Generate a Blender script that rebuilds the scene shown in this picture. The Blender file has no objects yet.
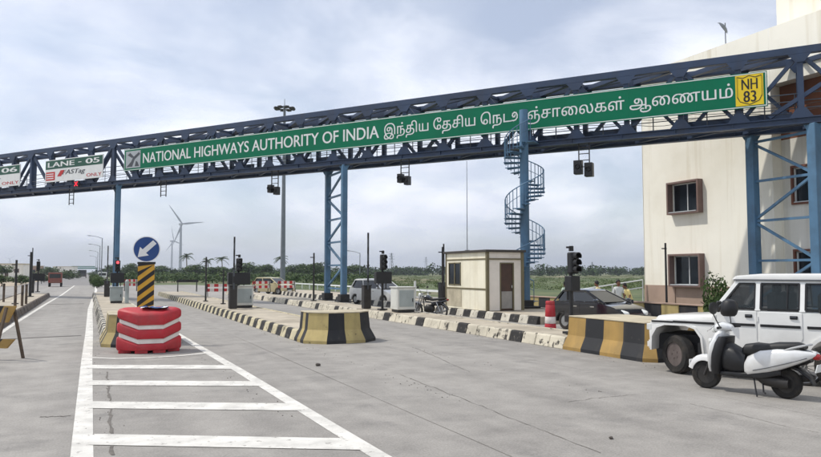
import bpy, bmesh, math, random
from mathutils import Vector, Matrix
from mathutils.geometry import interpolate_bezier
random.seed(11)
S = bpy.context.scene
COL = S.collection
R = math.radians

# ------------------------------------------------------------------ camera
# world: +X across the carriageway (right), +Y along the lanes (away), Z up
EYE, FPX, CX, CY, HOR, VPX = 1.92, 700.0, 410.5, 228.5, 272.0, 88.0
PITCH = math.atan((HOR - CY) / FPX)
YAW = math.atan((CX - VPX) / FPX)
CW, SW = math.cos(YAW), math.sin(YAW)
cam = bpy.data.objects.new('camera', bpy.data.cameras.new('camera'))
COL.objects.link(cam)
cam.location = (0, 0, EYE)
cam.rotation_euler = (R(90) + PITCH, 0, -YAW)
cam.data.sensor_fit = 'HORIZONTAL'
cam.data.sensor_width = 36
cam.data.lens = FPX / 821 * 36
cam.data.clip_start = 0.1
cam.data.clip_end = 20000
S.camera = cam

# ------------------------------------------------------------------ sky, sun, exposure
SUN_TRAVEL = Vector((1.0, -0.72, -1.75)).normalized()
SUN_EL = math.asin(-SUN_TRAVEL.z)
SUN_AZ = math.atan2(-SUN_TRAVEL.x, -SUN_TRAVEL.y)
W = bpy.data.worlds.new('World')
S.world = W
W.use_nodes = True
nt = W.node_tree
nt.nodes.clear()
def N(tree, kind, **kw):
    n = tree.nodes.new(kind)
    for k, v in kw.items():
        setattr(n, k, v)
    return n
sky = N(nt, 'ShaderNodeTexSky', sky_type='NISHITA', sun_disc=False)
sky.sun_elevation = SUN_EL
sky.sun_rotation = SUN_AZ
sky.air_density = 1.0
sky.dust_density = 1.0
sky.ozone_density = 1.6
tc = N(nt, 'ShaderNodeTexCoord')
sep = N(nt, 'ShaderNodeSeparateXYZ')
nt.links.new(tc.outputs['Generated'], sep.inputs[0])
zc = N(nt, 'ShaderNodeMath', operation='ADD'); zc.inputs[1].default_value = 0.34
nt.links.new(sep.outputs['Z'], zc.inputs[0])
zm = N(nt, 'ShaderNodeMath', operation='MAXIMUM'); zm.inputs[1].default_value = 0.12
nt.links.new(zc.outputs[0], zm.inputs[0])
dx = N(nt, 'ShaderNodeMath', operation='DIVIDE'); dy = N(nt, 'ShaderNodeMath', operation='DIVIDE')
nt.links.new(sep.outputs['X'], dx.inputs[0]); nt.links.new(zm.outputs[0], dx.inputs[1])
nt.links.new(sep.outputs['Y'], dy.inputs[0]); nt.links.new(zm.outputs[0], dy.inputs[1])
cmb = N(nt, 'ShaderNodeCombineXYZ')
nt.links.new(dx.outputs[0], cmb.inputs[0]); nt.links.new(dy.outputs[0], cmb.inputs[1])
cn = N(nt, 'ShaderNodeTexNoise'); cn.inputs['Scale'].default_value = 1.5; cn.inputs['Detail'].default_value = 7; cn.inputs['Roughness'].default_value = 0.56
cn.inputs['Distortion'].default_value = 0.35
nt.links.new(cmb.outputs[0], cn.inputs['Vector'])
cr = N(nt, 'ShaderNodeMapRange'); cr.inputs['From Min'].default_value = 0.40; cr.inputs['From Max'].default_value = 0.62
cr.inputs['To Min'].default_value = 0.42; cr.inputs['To Max'].default_value = 0.97
nt.links.new(cn.outputs['Fac'], cr.inputs['Value'])
cn2 = N(nt, 'ShaderNodeTexNoise'); cn2.inputs['Scale'].default_value = 3.1; cn2.inputs['Detail'].default_value = 6
nt.links.new(cmb.outputs[0], cn2.inputs['Vector'])
ccol = N(nt, 'ShaderNodeValToRGB')
ccol.color_ramp.elements[0].position = 0.34; ccol.color_ramp.elements[0].color = (6.9, 7.3, 8.5, 1)
ccol.color_ramp.elements[1].position = 0.66; ccol.color_ramp.elements[1].color = (9.8, 10.0, 10.6, 1)
nt.links.new(cn2.outputs['Fac'], ccol.inputs[0])
mx = N(nt, 'ShaderNodeMix', data_type='RGBA')
nt.links.new(cr.outputs['Result'], mx.inputs['Factor'])
nt.links.new(sky.outputs['Color'], mx.inputs['A'])
nt.links.new(ccol.outputs['Color'], mx.inputs['B'])
bg = N(nt, 'ShaderNodeBackground'); bg.inputs['Strength'].default_value = 0.125
nt.links.new(mx.outputs['Result'], bg.inputs['Color'])
wo = N(nt, 'ShaderNodeOutputWorld')
nt.links.new(bg.outputs[0], wo.inputs['Surface'])

sun = bpy.data.objects.new('sun', bpy.data.lights.new('sun', 'SUN'))
COL.objects.link(sun)
sun.data.energy = 3.0
sun.data.angle = R(0.9)
sun.data.color = (1.0, 0.955, 0.88)
sun.rotation_euler = SUN_TRAVEL.to_track_quat('-Z', 'Y').to_euler()
sun.location = (-30, 20, 60)

S.view_settings.view_transform = 'Standard'
S.view_settings.look = 'None'
S.view_settings.exposure = 0.0
S.view_settings.gamma = 1.0
S.view_settings.use_curve_mapping = False

# ------------------------------------------------------------------ geometry of the view, used to survey positions
def ray(x, y):
    a, up = x - CX, CY - y
    dz = up * math.cos(PITCH) + FPX * math.sin(PITCH)
    d = FPX * math.cos(PITCH) - up * math.sin(PITCH)
    return Vector((CW * a + SW * d, -SW * a + CW * d, dz))
def ground(x, y, h=0.0):
    r = ray(x, y); t = (h - EYE) / r.z
    return Vector((r.x * t, r.y * t, h))
def far(x, dist, z=0.0):
    """point in the direction of column x at a forward distance"""
    k = (x - CX) / FPX
    return Vector((CW * k * dist + SW * dist, -SW * k * dist + CW * dist, z))
def hgt(y, dist):
    return EYE + (HOR - y) * dist / FPX

# ------------------------------------------------------------------ materials
MAT = {}
def lin(c):
    return tuple(((v / 255) / 12.92 if v / 255 <= 0.04045 else ((v / 255 + 0.055) / 1.055) ** 2.4) for v in c) + (1.0,)
def base(name):
    m = bpy.data.materials.new(name); m.use_nodes = True
    MAT[name] = m
    t = m.node_tree
    return m, t, t.nodes['Principled BSDF']
def noise(t, scale, detail=5, rough=0.55, stretch=None):
    g = N(t, 'ShaderNodeNewGeometry')
    n = N(t, 'ShaderNodeTexNoise'); n.inputs['Scale'].default_value = scale; n.inputs['Detail'].default_value = detail; n.inputs['Roughness'].default_value = rough
    if stretch:
        mp = N(t, 'ShaderNodeMapping'); mp.inputs['Scale'].default_value = stretch
        t.links.new(g.outputs['Position'], mp.inputs['Vector']); t.links.new(mp.outputs[0], n.inputs['Vector'])
    else:
        t.links.new(g.outputs['Position'], n.inputs['Vector'])
    return n
def ramp(t, src, p0, c0, p1, c1):
    r = N(t, 'ShaderNodeValToRGB')
    r.color_ramp.elements[0].position = p0; r.color_ramp.elements[0].color = c0
    r.color_ramp.elements[1].position = p1; r.color_ramp.elements[1].color = c1
    t.links.new(src, r.inputs[0]); return r
def mixc(t, fac, a, b, blend='MIX'):
    m = N(t, 'ShaderNodeMix', data_type='RGBA', blend_type=blend)
    for sock, val in (('Factor', fac), ('A', a), ('B', b)):
        if hasattr(val, 'node'): t.links.new(val, m.inputs[sock])
        elif sock == 'Factor': m.inputs['Factor'].default_value = val
        else: m.inputs[sock].default_value = val
    return m.outputs['Result']
def bump(t, src, strength, dist, bs):
    b = N(t, 'ShaderNodeBump'); b.inputs['Strength'].default_value = strength; b.inputs['Distance'].default_value = dist
    t.links.new(src, b.inputs['Height']); t.links.new(b.outputs[0], bs.inputs['Normal'])
def plain(name, col, rough=0.6, metal=0.0, var=0.16, scale=3.0, dirt=None, dirt_amt=0.35, bmp=0.0, spec=0.5):
    """painted / plastic / masonry surface with uneven colour and optional dirt patches"""
    m, t, b = base(name)
    c = lin(col)
    n = noise(t, scale, 6)
    lo = tuple(v * (1 - var) for v in c[:3]) + (1,); hi = tuple(min(1, v * (1 + var)) for v in c[:3]) + (1,)
    out = ramp(t, n.outputs['Fac'], 0.3, lo, 0.7, hi).outputs['Color']
    if dirt:
        n2 = noise(t, scale * 0.37, 8, 0.68)
        f = N(t, 'ShaderNodeMapRange'); f.inputs['From Min'].default_value = 0.46; f.inputs['From Max'].default_value = 0.72; f.inputs['To Max'].default_value = dirt_amt
        t.links.new(n2.outputs['Fac'], f.inputs['Value'])
        out = mixc(t, f.outputs['Result'], out, lin(dirt))
    t.links.new(out, b.inputs['Base Color'])
    rr = N(t, 'ShaderNodeMapRange'); rr.inputs['To Min'].default_value = max(0.02, rough - 0.08); rr.inputs['To Max'].default_value = min(1, rough + 0.1)
    t.links.new(n.outputs['Fac'], rr.inputs['Value']); t.links.new(rr.outputs['Result'], b.inputs['Roughness'])
    b.inputs['Metallic'].default_value = metal
    b.inputs['Specular IOR Level'].default_value = spec
    if bmp:
        nb = noise(t, scale * 9, 4); bump(t, nb.outputs['Fac'], bmp, 0.01, b)
    return m
def worn(name, paint, under, wear=0.45, scale=7.0, rough=0.75):
    """paint rubbed through to what is below"""
    m, t, b = base(name)
    n = noise(t, scale, 8, 0.7)
    f = N(t, 'ShaderNodeMapRange'); f.inputs['From Min'].default_value = wear; f.inputs['From Max'].default_value = wear + 0.06
    t.links.new(n.outputs['Fac'], f.inputs['Value'])
    n2 = noise(t, scale * 0.3, 5)
    p = lin(paint); pc = ramp(t, n2.outputs['Fac'], 0.3, tuple(v * 0.72 for v in p[:3]) + (1,), 0.7, tuple(min(1, v * 1.12) for v in p[:3]) + (1,)).outputs['Color']
    q = lin(under); qc = ramp(t, n2.outputs['Fac'], 0.3, tuple(v * 0.7 for v in q[:3]) + (1,), 0.7, tuple(min(1, v * 1.2) for v in q[:3]) + (1,)).outputs['Color']
    t.links.new(mixc(t, f.outputs['Result'], pc, qc), b.inputs['Base Color'])
    b.inputs['Roughness'].default_value = rough
    nb = noise(t, 60, 4); bump(t, nb.outputs['Fac'], 0.35, 0.01, b)
    return m
def glow(name, col, strength):
    m, t, b = base(name)
    b.inputs['Base Color'].default_value = lin(col); b.inputs['Emission Color'].default_value = lin(col); b.inputs['Emission Strength'].default_value = strength
    return m
def glass(name, col, rough=0.04, alpha_dark=0.5):
    m, t, b = base(name)
    b.inputs['Base Color'].default_value = lin(col); b.inputs['Roughness'].default_value = rough
    b.inputs['Specular IOR Level'].default_value = 0.7
    n = noise(t, 1.4, 4)
    r = N(t, 'ShaderNodeMapRange'); r.inputs['To Min'].default_value = rough; r.inputs['To Max'].default_value = rough + 0.1
    t.links.new(n.outputs['Fac'], r.inputs['Value']); t.links.new(r.outputs['Result'], b.inputs['Roughness'])
    b.inputs['Alpha'].default_value = alpha_dark
    return m
def carpaint(name, col, rough=0.28, coat=0.6, dust=0.55):
    m, t, b = base(name)
    n = noise(t, 2.5, 6); c = lin(col)
    o = ramp(t, n.outputs['Fac'], 0.3, tuple(v * 0.9 for v in c[:3]) + (1,), 0.7, tuple(min(1, v * 1.05) for v in c[:3]) + (1,)).outputs['Color']
    g = N(t, 'ShaderNodeNewGeometry'); sp = N(t, 'ShaderNodeSeparateXYZ'); t.links.new(g.outputs['Position'], sp.inputs[0])
    n2 = noise(t, 11, 7, 0.7)
    mr = N(t, 'ShaderNodeMapRange'); mr.inputs['From Min'].default_value = 0.95; mr.inputs['From Max'].default_value = 0.3; mr.inputs['To Max'].default_value = dust
    t.links.new(sp.outputs['Z'], mr.inputs['Value'])
    ml = N(t, 'ShaderNodeMath', operation='MULTIPLY'); t.links.new(mr.outputs['Result'], ml.inputs[0]); t.links.new(n2.outputs['Fac'], ml.inputs[1])
    t.links.new(mixc(t, ml.outputs[0], o, lin((150, 132, 108))), b.inputs['Base Color'])
    b.inputs['Roughness'].default_value = rough; b.inputs['Coat Weight'].default_value = coat; b.inputs['Coat Roughness'].default_value = 0.06
    return m

# concrete carriageway: blotches, tyre-darkened wheel tracks along the lanes, fine grain
def road_material():
    m, t, b = base('road_concrete')
    n1 = noise(t, 0.22, 7, 0.6); n2 = noise(t, 1.6, 8, 0.65); n3 = noise(t, 0.5, 6, 0.6, (2.0, 0.05, 1)); n4 = noise(t, 40, 3)
    a = ramp(t, n1.outputs['Fac'], 0.32, lin((118, 114, 108)), 0.68, lin((164, 160, 152))).outputs['Color']
    c = mixc(t, 0.5, a, ramp(t, n3.outputs['Fac'], 0.3, lin((96, 92, 87)), 0.66, lin((174, 169, 161))).outputs['Color'])
    c = mixc(t, 0.42, c, ramp(t, n2.outputs['Fac'], 0.3, lin((98, 94, 89)), 0.7, lin((174, 169, 161))).outputs['Color'])
    # rubbered wheel tracks along each lane
    gg = N(t, 'ShaderNodeNewGeometry'); sx_ = N(t, 'ShaderNodeSeparateXYZ'); t.links.new(gg.outputs['Position'], sx_.inputs[0])
    wob = noise(t, .35, 3); wa = N(t, 'ShaderNodeMath', operation='MULTIPLY_ADD'); wa.inputs[1].default_value = 1.1; t.links.new(wob.outputs['Fac'], wa.inputs[0]); t.links.new(sx_.outputs['X'], wa.inputs[2])
    mr_ = N(t, 'ShaderNodeMapRange'); mr_.inputs['From Min'].default_value = -3.0; mr_.inputs['From Max'].default_value = 12.0; t.links.new(wa.outputs[0], mr_.inputs['Value'])
    rp = N(t, 'ShaderNodeValToRGB'); rp.color_ramp.interpolation = 'EASE'; els = rp.color_ramp.elements
    els[0].position = 0; els[0].color = (0, 0, 0, 1); els[1].position = 1; els[1].color = (0, 0, 0, 1)
    for uu_ in (-1.4, .1, 3.6, 5.2, 8.8, 10.4):
        for du_, val in ((-.42, 0), (0, 1), (.42, 0)):
            e_ = els.new((uu_ + du_ + 3) / 15); e_.color = (val, val, val, 1)
    n6 = noise(t, .8, 7, .65, (1, .18, 1)); k6 = N(t, 'ShaderNodeMapRange'); k6.inputs['From Min'].default_value = .35; k6.inputs['From Max'].default_value = .7; k6.inputs['To Max'].default_value = .6
    t.links.new(n6.outputs['Fac'], k6.inputs['Value'])
    mm = N(t, 'ShaderNodeMath', operation='MULTIPLY'); t.links.new(rp.outputs['Color'], mm.inputs[0]); t.links.new(k6.outputs['Result'], mm.inputs[1])
    c = mixc(t, mm.outputs[0], c, lin((98, 94, 89)))
    # oil spots
    n5 = noise(t, 0.75, 9, 0.72)
    f = N(t, 'ShaderNodeMapRange'); f.inputs['From Min'].default_value = 0.55; f.inputs['From Max'].default_value = 0.72; f.inputs['To Max'].default_value = 0.62
    t.links.new(n5.outputs['Fac'], f.inputs['Value'])
    c = mixc(t, f.outputs['Result'], c, lin((84, 82, 80)))
    c = mixc(t, 0.22, c, ramp(t, n4.outputs['Fac'], 0.3, lin((90, 88, 86)), 0.7, lin((190, 187, 182))).outputs['Color'])
    t.links.new(c, b.inputs['Base Color']); b.inputs['Roughness'].default_value = 0.86
    mixh = N(t, 'ShaderNodeMath', operation='ADD'); t.links.new(n4.outputs['Fac'], mixh.inputs[0]); t.links.new(n2.outputs['Fac'], mixh.inputs[1])
    bump(t, mixh.outputs[0], 0.35, 0.012, b)
    return m
road_material()
def ground_material():
    m, t, b = base('scrub_ground')
    n1 = noise(t, 0.02, 8, 0.62); n2 = noise(t, 0.3, 7, 0.65)
    g = ramp(t, n2.outputs['Fac'], 0.35, lin((58, 76, 40)), 0.66, lin((98, 106, 62))).outputs['Color']
    d = ramp(t, n2.outputs['Fac'], 0.3, lin((120, 106, 84)), 0.7, lin((160, 146, 120))).outputs['Color']
    f = N(t, 'ShaderNodeMapRange'); f.inputs['From Min'].default_value = 0.52; f.inputs['From Max'].default_value = 0.62
    t.links.new(n1.outputs['Fac'], f.inputs['Value'])
    t.links.new(mixc(t, f.outputs['Result'], g, d), b.inputs['Base Color']); b.inputs['Roughness'].default_value = 0.95
    return m
ground_material()
plain('dusty_soil', (172, 158, 136), 0.95, var=0.22, scale=0.4, dirt=(110, 100, 80), dirt_amt=0.7)
plain('asphalt', (128, 125, 122), 0.9, var=0.14, scale=0.5, dirt=(92, 90, 88), bmp=0.3)
plain('dark_strip', (92, 88, 84), 0.95, var=0.35, scale=3)
plain('crack', (106, 101, 95), 0.95, var=0.3, scale=8)
worn('road_paint', (218, 215, 207), (158, 153, 146), 0.585, 9.0)
worn('kerb_white', (200, 194, 178), (112, 104, 92), 0.56, 6.0)
worn('kerb_black', (34, 32, 30), (104, 98, 88), 0.57, 6.0)
worn('kerb_yellow', (196, 164, 74), (70, 62, 46), 0.60, 6.0)
worn('kerb_cream', (198, 188, 156), (84, 76, 62), 0.56, 6.0)
worn('barrier_yellow', (166, 134, 74), (120, 96, 50), 0.64, 4.0)
worn('barrier_pale_yellow', (178, 160, 106), (104, 96, 62), 0.62, 5.0)
worn('barrier_black', (33, 34, 37), (78, 74, 68), 0.64, 4.0)
worn('kerb_rough_white', (200, 192, 172), (58, 54, 48), 0.545, 3.6)
worn('kerb_brown', (96, 82, 68), (56, 48, 42), 0.52, 4.0)
plain('island_top', (178, 168, 150), 0.9, var=0.2, scale=1.5, dirt=(120, 110, 94), dirt_amt=0.6, bmp=0.4)
plain('cement', (188, 178, 154), 0.9, var=0.15, scale=3, dirt=(120, 110, 92), dirt_amt=0.5, bmp=0.4)
plain('steel_blue', (80, 118, 148), 0.5, 0.0, var=0.14, scale=1.6, dirt=(50, 58, 66), dirt_amt=0.5)
plain('steel_blue_shaded', (46, 64, 92), 0.5, 0.0, var=0.16, scale=1.2, dirt=(40, 40, 44), dirt_amt=0.5)  # same blue paint as the posts, truss shade put into the colour
plain('rail_grey', (96, 104, 112), 0.5, 0.3)
plain('sign_green', (0, 112, 80), 0.6, var=0.07, scale=0.7, dirt=(10, 96, 74), dirt_amt=0.3, spec=.2)
plain('sign_dark_green', (14, 78, 58), 0.45, var=0.08)
plain('sign_white', (226, 228, 226), 0.45, var=0.05)
plain('sign_grey', (168, 174, 178), 0.5, var=0.1)
plain('sign_yellow', (240, 206, 24), 0.45, var=0.06)
plain('sign_blue', (22, 66, 128), 0.38, var=0.1, dirt=(60, 84, 120), dirt_amt=0.25)
plain('sign_red', (190, 40, 40), 0.5)
plain('sign_black', (24, 24, 26), 0.5)
plain('sign_darkgrey', (70, 74, 80), 0.5)
glow('led_red', (255, 40, 60), 2.2)
glow('led_pink', (255, 90, 100), 1.5)
plain('black_metal', (28, 28, 30), 0.5, var=0.3, scale=4, dirt=(70, 64, 58), dirt_amt=0.3)
plain('black_plastic', (22, 22, 24), 0.42, var=0.3, scale=6)
plain('lens_dark', (24, 22, 22), 0.15)
plain('cabinet_white', (208, 208, 200), 0.5, var=0.06, dirt=(140, 132, 116), dirt_amt=0.35)
plain('cabinet_grey', (158, 166, 164), 0.5, var=0.08, dirt=(110, 106, 96))
plain('booth_cream', (240, 234, 212), 0.7, var=0.05, scale=1.5, dirt=(184, 172, 140), dirt_amt=0.4)
plain('booth_pale', (232, 224, 212), 0.7, var=0.05, scale=1.5, dirt=(176, 162, 144), dirt_amt=0.4)
plain('booth_trim', (112, 104, 78), 0.7, var=0.15)
plain('booth_roof', (66, 62, 58), 0.8)
plain('door_brown', (74, 54, 44), 0.6, var=0.2)
plain('door_panel_grey', (150, 146, 140), 0.6)
glass('window_dark', (26, 32, 38), 0.06, 1.0)
glass('car_glass', (34, 44, 44), 0.04, 0.42)
glass('screen_glass', (40, 50, 52), 0.04, 0.5)
plain('wall_cream', (248, 244, 230), 0.85, var=0.035, scale=0.5, dirt=(212, 202, 176), dirt_amt=0.4, bmp=0.15)
plain('wall_white', (234, 232, 224), 0.85, var=0.04, scale=0.5, dirt=(200, 196, 184), dirt_amt=0.4)
plain('plinth_mauve', (170, 146, 130), 0.85, var=0.12, scale=1.2, dirt=(130, 112, 100), bmp=0.3)
plain('window_surround', (124, 102, 95), 0.8, var=0.1, dirt=(110, 82, 74))
plain('brown_cladding', (128, 78, 52), 0.8, var=0.16, scale=1.0)
plain('brown_frame', (116, 72, 56), 0.7)
plain('alu_frame', (206, 208, 208), 0.4, 0.2)
plain('interior_dark', (46, 46, 48), 0.9)
carpaint('paint_white', (236, 236, 232))
carpaint('paint_scooter_white', (226, 228, 228), 0.22, 0.8)
carpaint('paint_charcoal', (26, 30, 40), 0.18, 1.0, 0.12)
carpaint('paint_yellow', (200, 188, 146))
carpaint('paint_far_red', (126, 70, 58), 0.5, 0.2)
carpaint('paint_far_dark', (66, 66, 68), 0.5, 0.2)
carpaint('paint_silver', (182, 184, 184), 0.25, 0.8)
plain('tyre', (30, 29, 28), 0.85, var=0.3, scale=9, dirt=(92, 82, 70), dirt_amt=0.5)
plain('steel_rim', (104, 94, 90), 0.5, 0.3, var=0.25, scale=8)
plain('bright_rim', (170, 170, 168), 0.35, 0.7)
plain('chrome', (200, 200, 200), 0.15, 0.9)
plain('seat_black', (26, 26, 27), 0.55, var=0.25, scale=5)
plain('engine_grey', (60, 58, 56), 0.5, 0.5, var=0.3)
plain('lamp_white', (224, 226, 222), 0.2)
plain('lamp_amber', (220, 120, 30), 0.3)
plain('lamp_red', (150, 20, 20), 0.25)
plain('plastic_red', (178, 32, 44), 0.55, var=0.16, scale=4, dirt=(158, 84, 80), dirt_amt=0.6, bmp=.2)
plain('band_white', (224, 216, 208), 0.5, var=0.08, dirt=(176, 150, 140), dirt_amt=0.4)
plain('plastic_blue', (40, 74, 128), 0.5)
plain('turbine_backlit_grey', (150, 155, 162), 0.5, var=0.03)  # white turbines greyed, their backlit shade put into the colour
plain('galvanised', (120, 126, 130), 0.5, 0.4)
plain('bark', (96, 82, 68), 0.9, var=0.25, scale=3)
plain('leaf_dark', (58, 78, 40), 0.75, var=0.4, scale=0.7)
plain('leaf_mid', (78, 94, 54), 0.75, var=0.4, scale=0.6)
plain('leaf_light', (100, 112, 66), 0.75, var=0.35, scale=0.5)
plain('leaf_far', (46, 58, 40), 0.8, var=0.35, scale=0.12)
plain('frond', (66, 84, 46), 0.7, var=0.3)
plain('skin', (122, 82, 62), 0.6)
plain('hair', (22, 20, 20), 0.6)
plain('shirt_grey', (206, 208, 204), 0.85)
plain('shirt_pale_green', (206, 222, 204), 0.85)
plain('shirt_cream', (222, 208, 158), 0.85)
plain('shirt_yellow', (224, 206, 140), 0.85)
plain('trousers', (52, 54, 64), 0.85)
plain('pack_dark', (60, 62, 66), 0.8)
plain('stone', (88, 82, 76), 0.9)
def streaks(name, col, amt):
    m = MAT[name]; t = m.node_tree; b = t.nodes['Principled BSDF']; src = b.inputs['Base Color'].links[0].from_socket
    n = noise(t, 1.0, 6, .6, (2.2, 2.2, .10))
    f = N(t, 'ShaderNodeMapRange'); f.inputs['From Min'].default_value = .5; f.inputs['From Max'].default_value = .72; f.inputs['To Max'].default_value = amt
    t.links.new(n.outputs['Fac'], f.inputs['Value']); t.links.new(mixc(t, f.outputs['Result'], src, lin(col)), b.inputs['Base Color'])
streaks('wall_cream', (206, 194, 166), .55); streaks('wall_white', (186, 180, 166), .5); streaks('booth_cream', (196, 184, 150), .4)
streaks('steel_blue_shaded', (54, 56, 64), .4); streaks('steel_blue', (84, 92, 98), .45); streaks('barrier_yellow', (110, 96, 66), .5); streaks('barrier_pale_yellow', (120, 108, 78), .5); streaks('barrier_black', (82, 76, 68), .45)
for nm in ('leaf_dark', 'leaf_mid', 'leaf_light', 'leaf_far', 'frond'):
    MAT[nm].node_tree.nodes['Principled BSDF'].inputs['Specular IOR Level'].default_value = 0.2

# ------------------------------------------------------------------ mesh helpers
class MB:
    def __init__(s): s.v = []; s.f = []; s.m = []
    def face(s, idx, mi=0): s.f.append(idx); s.m.append(mi)
    def add(s, vs): n = len(s.v); s.v += [Vector(p) for p in vs]; return n
    def box(s, c, d, rz=0.0, mi=0, M=None):
        x, y, z = d[0] / 2, d[1] / 2, d[2] / 2
        P = [Vector(p) for p in ((-x, -y, -z), (x, -y, -z), (x, y, -z), (-x, y, -z), (-x, -y, z), (x, -y, z), (x, y, z), (-x, y, z))]
        if M is None: M = Matrix.Rotation(rz, 3, 'Z')
        n = s.add([M @ p + Vector(c) for p in P])
        for q in ((0, 3, 2, 1), (4, 5, 6, 7), (0, 1, 5, 4), (1, 2, 6, 5), (2, 3, 7, 6), (3, 0, 4, 7)):
            s.face([n + i for i in q], mi)
        return s
    def span(s, a, b, mi=0):
        a, b = Vector(a), Vector(b)
        return s.box((a + b) / 2, [abs(b[i] - a[i]) for i in range(3)], mi=mi)
    def bar(s, p, q, w, h, mi=0, up=(0, 0, 1)):
        p, q = Vector(p), Vector(q); d = (q - p)
        L = d.length; d.normalize(); up = Vector(up)
        if abs(d.dot(up)) > 0.99: up = Vector((0, 1, 0))
        x = d.cross(up).normalized(); y = x.cross(d)
        M = Matrix((x, d, y)).transposed()
        return s.box((p + q) / 2, (w, L, h), mi=mi, M=M)
    def tube(s, p, q, r, r2=None, n=8, mi=0, cap=True):
        r2 = r if r2 is None else r2
        p, q = Vector(p), Vector(q); d = (q - p).normalized()
        up = Vector((0, 0, 1)) if abs(d.z) < 0.95 else Vector((0, 1, 0))
        x = d.cross(up).normalized(); y = d.cross(x)
        a = [p + (x * math.cos(2 * math.pi * i / n) + y * math.sin(2 * math.pi * i / n)) * r for i in range(n)]
        b = [q + (x * math.cos(2 * math.pi * i / n) + y * math.sin(2 * math.pi * i / n)) * r2 for i in range(n)]
        return s.loft([a, b], cap, mi)
    def path(s, pts, r, n=6, mi=0, rs=None):
        pts = [Vector(p) for p in pts]; rings = []
        prev = None
        for i, p in enumerate(pts):
            d = (pts[min(i + 1, len(pts) - 1)] - pts[max(i - 1, 0)]).normalized()
            if prev is None:
                up = Vector((0, 0, 1)) if abs(d.z) < 0.95 else Vector((0, 1, 0))
                x = d.cross(up).normalized()
            else:
                x = (prev - d * prev.dot(d)).normalized()
            prev = x; y = d.cross(x)
            rr = rs[i] if rs else r
            rings.append([p + (x * math.cos(2 * math.pi * k / n) + y * math.sin(2 * math.pi * k / n)) * rr for k in range(n)])
        return s.loft(rings, True, mi)
    def loft(s, rings, cap=True, mi=0):
        n = len(rings[0]); ids = [s.add(r) for r in rings]
        for a, b in zip(ids, ids[1:]):
            for i in range(n):
                j = (i + 1) % n
                s.face([a + i, a + j, b + j, b + i], mi)
        if cap:
            s.face([ids[0] + i for i in range(n)][::-1], mi); s.face([ids[-1] + i for i in range(n)], mi)
        return s
    def prism(s, poly, a, b, axis='y', mi=0):
        """poly in the two other axes, extruded from a to b"""
        def P(p, t):
            return {'y': (p[0], t, p[1]), 'x': (t, p[0], p[1]), 'z': (p[0], p[1], t)}[axis]
        return s.loft([[P(p, a) for p in poly], [P(p, b) for p in poly]], True, mi)
    def lathe(s, prof, c=(0, 0, 0), n=24, axis='z', mi=0, closed=False):
        c = Vector(c); rings = []
        for r, h in prof:
            rg = []
            for i in range(n):
                a = 2 * math.pi * i / n; x, y = r * math.cos(a), r * math.sin(a)
                rg.append(c + Vector({'z': (x, y, h), 'y': (x, h, y), 'x': (h, x, y)}[axis]))
            rings.append(rg)
        if closed: rings.append(rings[0])
        return s.loft(rings, not closed, mi)
    def ell(s, stations, n=16, mi=0, p=2.4, axis='x'):
        """rounded sections along x (or z): (t, c1, c2, r1, r2)"""
        rings = []
        for t, c1, c2, r1, r2 in stations:
            rg = []
            for i in range(n):
                a = 2 * math.pi * i / n; ca, sa = math.cos(a), math.sin(a)
                e1 = c1 + r1 * math.copysign(abs(ca) ** (2 / p), ca); e2 = c2 + r2 * math.copysign(abs(sa) ** (2 / p), sa)
                rg.append((t, e1, e2) if axis == 'x' else ((e1, e2, t) if axis == 'z' else (e1, t, e2)))
            rings.append(rg)
        return s.loft(rings, True, mi)
    def mesh(s, name, bevel=0, smooth=False, org=None, seg=1, ang=35):
        bm = bmesh.new()
        o = Vector(org) if org is not None else Vector((0, 0, 0))
        vs = [bm.verts.new(p - o) for p in s.v]
        for f, mi in zip(s.f, s.m):
            try:
                fc = bm.faces.new([vs[i] for i in f]); fc.material_index = mi
            except ValueError: pass
        bmesh.ops.recalc_face_normals(bm, faces=bm.faces)
        if bevel:
            ed = [e for e in bm.edges if len(e.link_faces) == 2 and e.calc_face_angle(0) > R(28)]
            bmesh.ops.bevel(bm, geom=ed, offset=bevel, segments=seg, affect='EDGES', clamp_overlap=True)
        if smooth:
            for f in bm.faces: f.smooth = True
            for e in bm.edges:
                if len(e.link_faces) == 2 and e.calc_face_angle(0) > R(ang): e.smooth = False
        me = bpy.data.meshes.new(name); bm.to_mesh(me); bm.free()
        return me
    def build(s, name, mats, parent=None, bevel=0, smooth=False, world=False, seg=1, ang=35):
        org = parent.location if (world and parent) else None
        me = s.mesh(name, bevel, smooth, org, seg, ang)
        for m in ([mats] if isinstance(mats, str) else mats): me.materials.append(MAT[m])
        o = bpy.data.objects.new(name, me); COL.objects.link(o)
        if parent: o.parent = parent
        return o
def tag(o, label=None, cat=None, group=None, kind=None):
    if label: o['label'] = label
    if cat: o['category'] = cat
    if group: o['group'] = group
    if kind: o['kind'] = kind
    return o
def thing(name, label, cat, loc=(0, 0, 0), rz=0.0, group=None):
    o = bpy.data.objects.new(name, None); COL.objects.link(o)
    o.location = loc; o.rotation_euler = (0, 0, rz); o.empty_display_size = 0.3
    return tag(o, label, cat, group)
def inst(name, me, parent=None, loc=(0, 0, 0), rot=(0, 0, 0), sc=(1, 1, 1)):
    o = bpy.data.objects.new(name, me); COL.objects.link(o); o.parent = parent
    o.location = loc; o.rotation_euler = rot; o.scale = sc
    return o
def withmat(me, *ms):
    for m in ms: me.materials.append(MAT[m])
    return me
def copy_tree(o, parent=None):
    kids = list(o.children)
    c = o.copy(); COL.objects.link(c); c.parent = parent
    for ch in kids: copy_tree(ch, c)
    return c

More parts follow.
